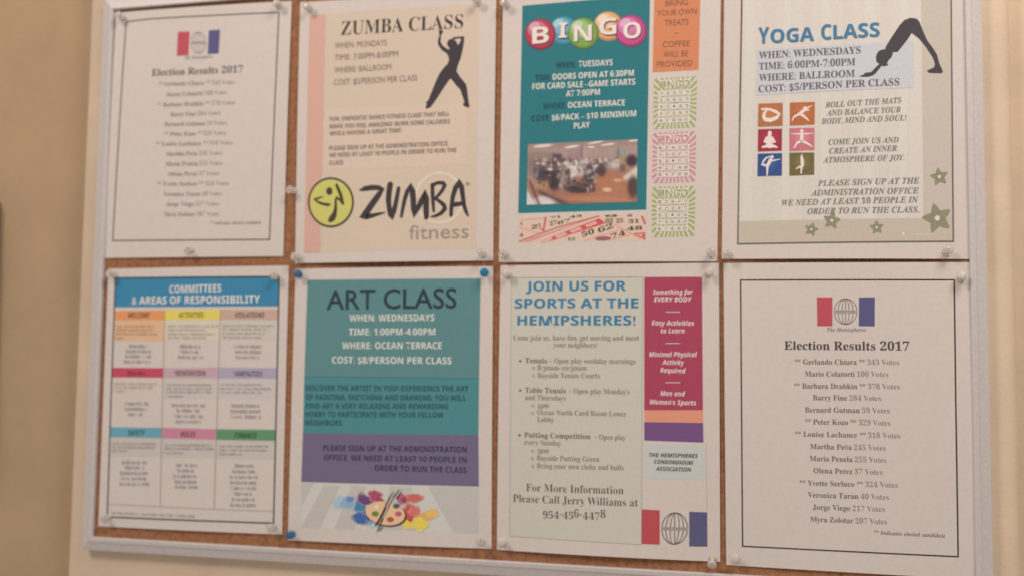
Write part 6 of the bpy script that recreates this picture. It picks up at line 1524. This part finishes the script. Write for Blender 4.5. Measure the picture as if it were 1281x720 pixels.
# ------------------------------------------------------------------ the eight sheets
for name, label, cat, (ox, oy), quad, prm, k, parts in POSTERS:
    paper = Sheet(prm, k); paper.mats = [PAPER]
    paper.mi = lambda h: 0
    paper.grid(quad, None, 0, .7)
    root = paper.build(name, None); root.location = W(ox, oy, 0)
    tag(root, label, cat, 'notices pinned to the cork board')
    made = []
    for pname, par, plabel, els in parts:
        sh = Sheet(prm, k)
        for e in els:
            kd = e[0]
            if kd == 'q': sh.grid(e[3], e[1], e[2])
            elif kd == 'p': sh.poly(e[3], e[1], e[2])
            elif kd == 'l': sh.stroke([(x, y, e[3]) for x, y in e[4]], e[1], e[2])
            elif kd == 'b': sh.stroke(e[3], e[1], e[2], True)
            elif kd == 'e': sh.disc(e[3], e[4], e[5], e[1], e[2], e[6] if len(e) > 6 else None)
            elif kd == 'r':
                c, a, b, th = e[3:7]; L = []
                ra, rb = math.hypot(*a), math.hypot(*b)
                n = 56; fi = 1-th/max(ra, .01); fj = 1-th/rb
                for f1, f2 in ((1, 1), (fi, fj)):
                    for i in range(n): t = i/n*2*math.pi; L.append((c[0]+f1*a[0]*math.cos(t)+f2*b[0]*math.sin(t), c[1]+f1*a[1]*math.cos(t)+f2*b[1]*math.sin(t)))
                fs = [(i, (i+1) % n, n+(i+1) % n, n+i) for i in range(n)]
                sh.put(L, fs, e[1], e[2])
            elif kd == 't': sh.text(e[1], e[2], *e[3:])
            elif kd == 's': sh.scribble(e[1], e[2], *e[3:])
            elif kd == 'i':
                n0 = len(sh.v); nx, ny = sh.grid(e[3], None, e[1], nx=150, ny=84)
                U, V = np.meshgrid(np.arange(nx+1)/nx, np.arange(ny+1)/ny)
                sh.colour = (n0, hall_picture(U, V).reshape(-1, 3))
        o = sh.build(pname, root if par is None else made[par])
        if plabel: o['label'] = plabel
        made.append(o)

# ------------------------------------------------------------------ pushpins
def lathe(name, prof, mat, n=28):
    vs = []; fs = []
    for r, z in prof:
        for i in range(n): t = i/n*2*math.pi; vs.append((r*math.cos(t)/100, -z/100, r*math.sin(t)/100))
    for j in range(len(prof)-1):
        for i in range(n): a = j*n+i; b = j*n+(i+1) % n; fs.append((a, b, b+n, a+n))
    fs.append(tuple(range(n))[::-1]); fs.append(tuple((len(prof)-1)*n+i for i in range(n)))
    o = link_mesh(name, vs, fs, [mat], smooth=True)
    bm = bmesh.new(); bm.from_mesh(o.data); bmesh.ops.recalc_face_normals(bm, faces=bm.faces); bm.to_mesh(o.data); bm.free()
    return o
GRIP = [(.10, .0), (.30, .02), (.36, .07), (.35, .13), (.22, .19), (.175, .30), (.165, .45), (.19, .60), (.27, .70), (.40, .76), (.44, .83), (.43, .93), (.36, 1.0), (.15, 1.03)]
PLASTIC = {'clear': plastic('clear_plastic', (.95, .94, .92), .62, .12), 'white': plastic('milky_plastic', (.86, .84, .80), .25, .3),
           'blue': plastic('blue_plastic', (.07, .24, .50), .3, .15), 'bright blue': plastic('bright_blue_plastic', (.02, .36, .66), .3, .15)}
protos = {}
for x, y, kind, tilt, dirn, where in PINS:
    if kind not in protos:
        root = bpy.data.objects.new('pushpin', None); COL.objects.link(root); root['category'] = 'pushpin'
        root['group'] = 'pushpins holding the notices'
        g = lathe('grip', GRIP, PLASTIC[kind]); nd = lathe('needle', [(.012, -.75), (.045, -.55), (.05, .0), (.05, .5), (.03, .52)], STEEL, 10)
        g.parent = root; nd.parent = root; protos[kind] = root
    else:
        p = protos[kind]; root = p.copy(); COL.objects.link(root)
        for ch in list(p.children):
            c = ch.copy(); COL.objects.link(c); c.parent = root
    root.location = W(x, y, .16)
    d = math.radians(dirn); t = math.radians(tilt)
    v = Vector((math.sin(t)*math.cos(d), -math.cos(t), math.sin(t)*math.sin(d)))
    root.rotation_euler = Vector((0, -1, 0)).rotation_difference(v).to_euler()
    kd = {'clear': 'clear plastic', 'white': 'milky white', 'blue': 'dark blue', 'bright blue': 'bright blue'}[kind]
    prep = 'on the' if where.startswith('bare') else 'in the' if 'corner' in where else 'at the'
    root['label'] = '%s pushpin %s %s' % (kd, prep, where)
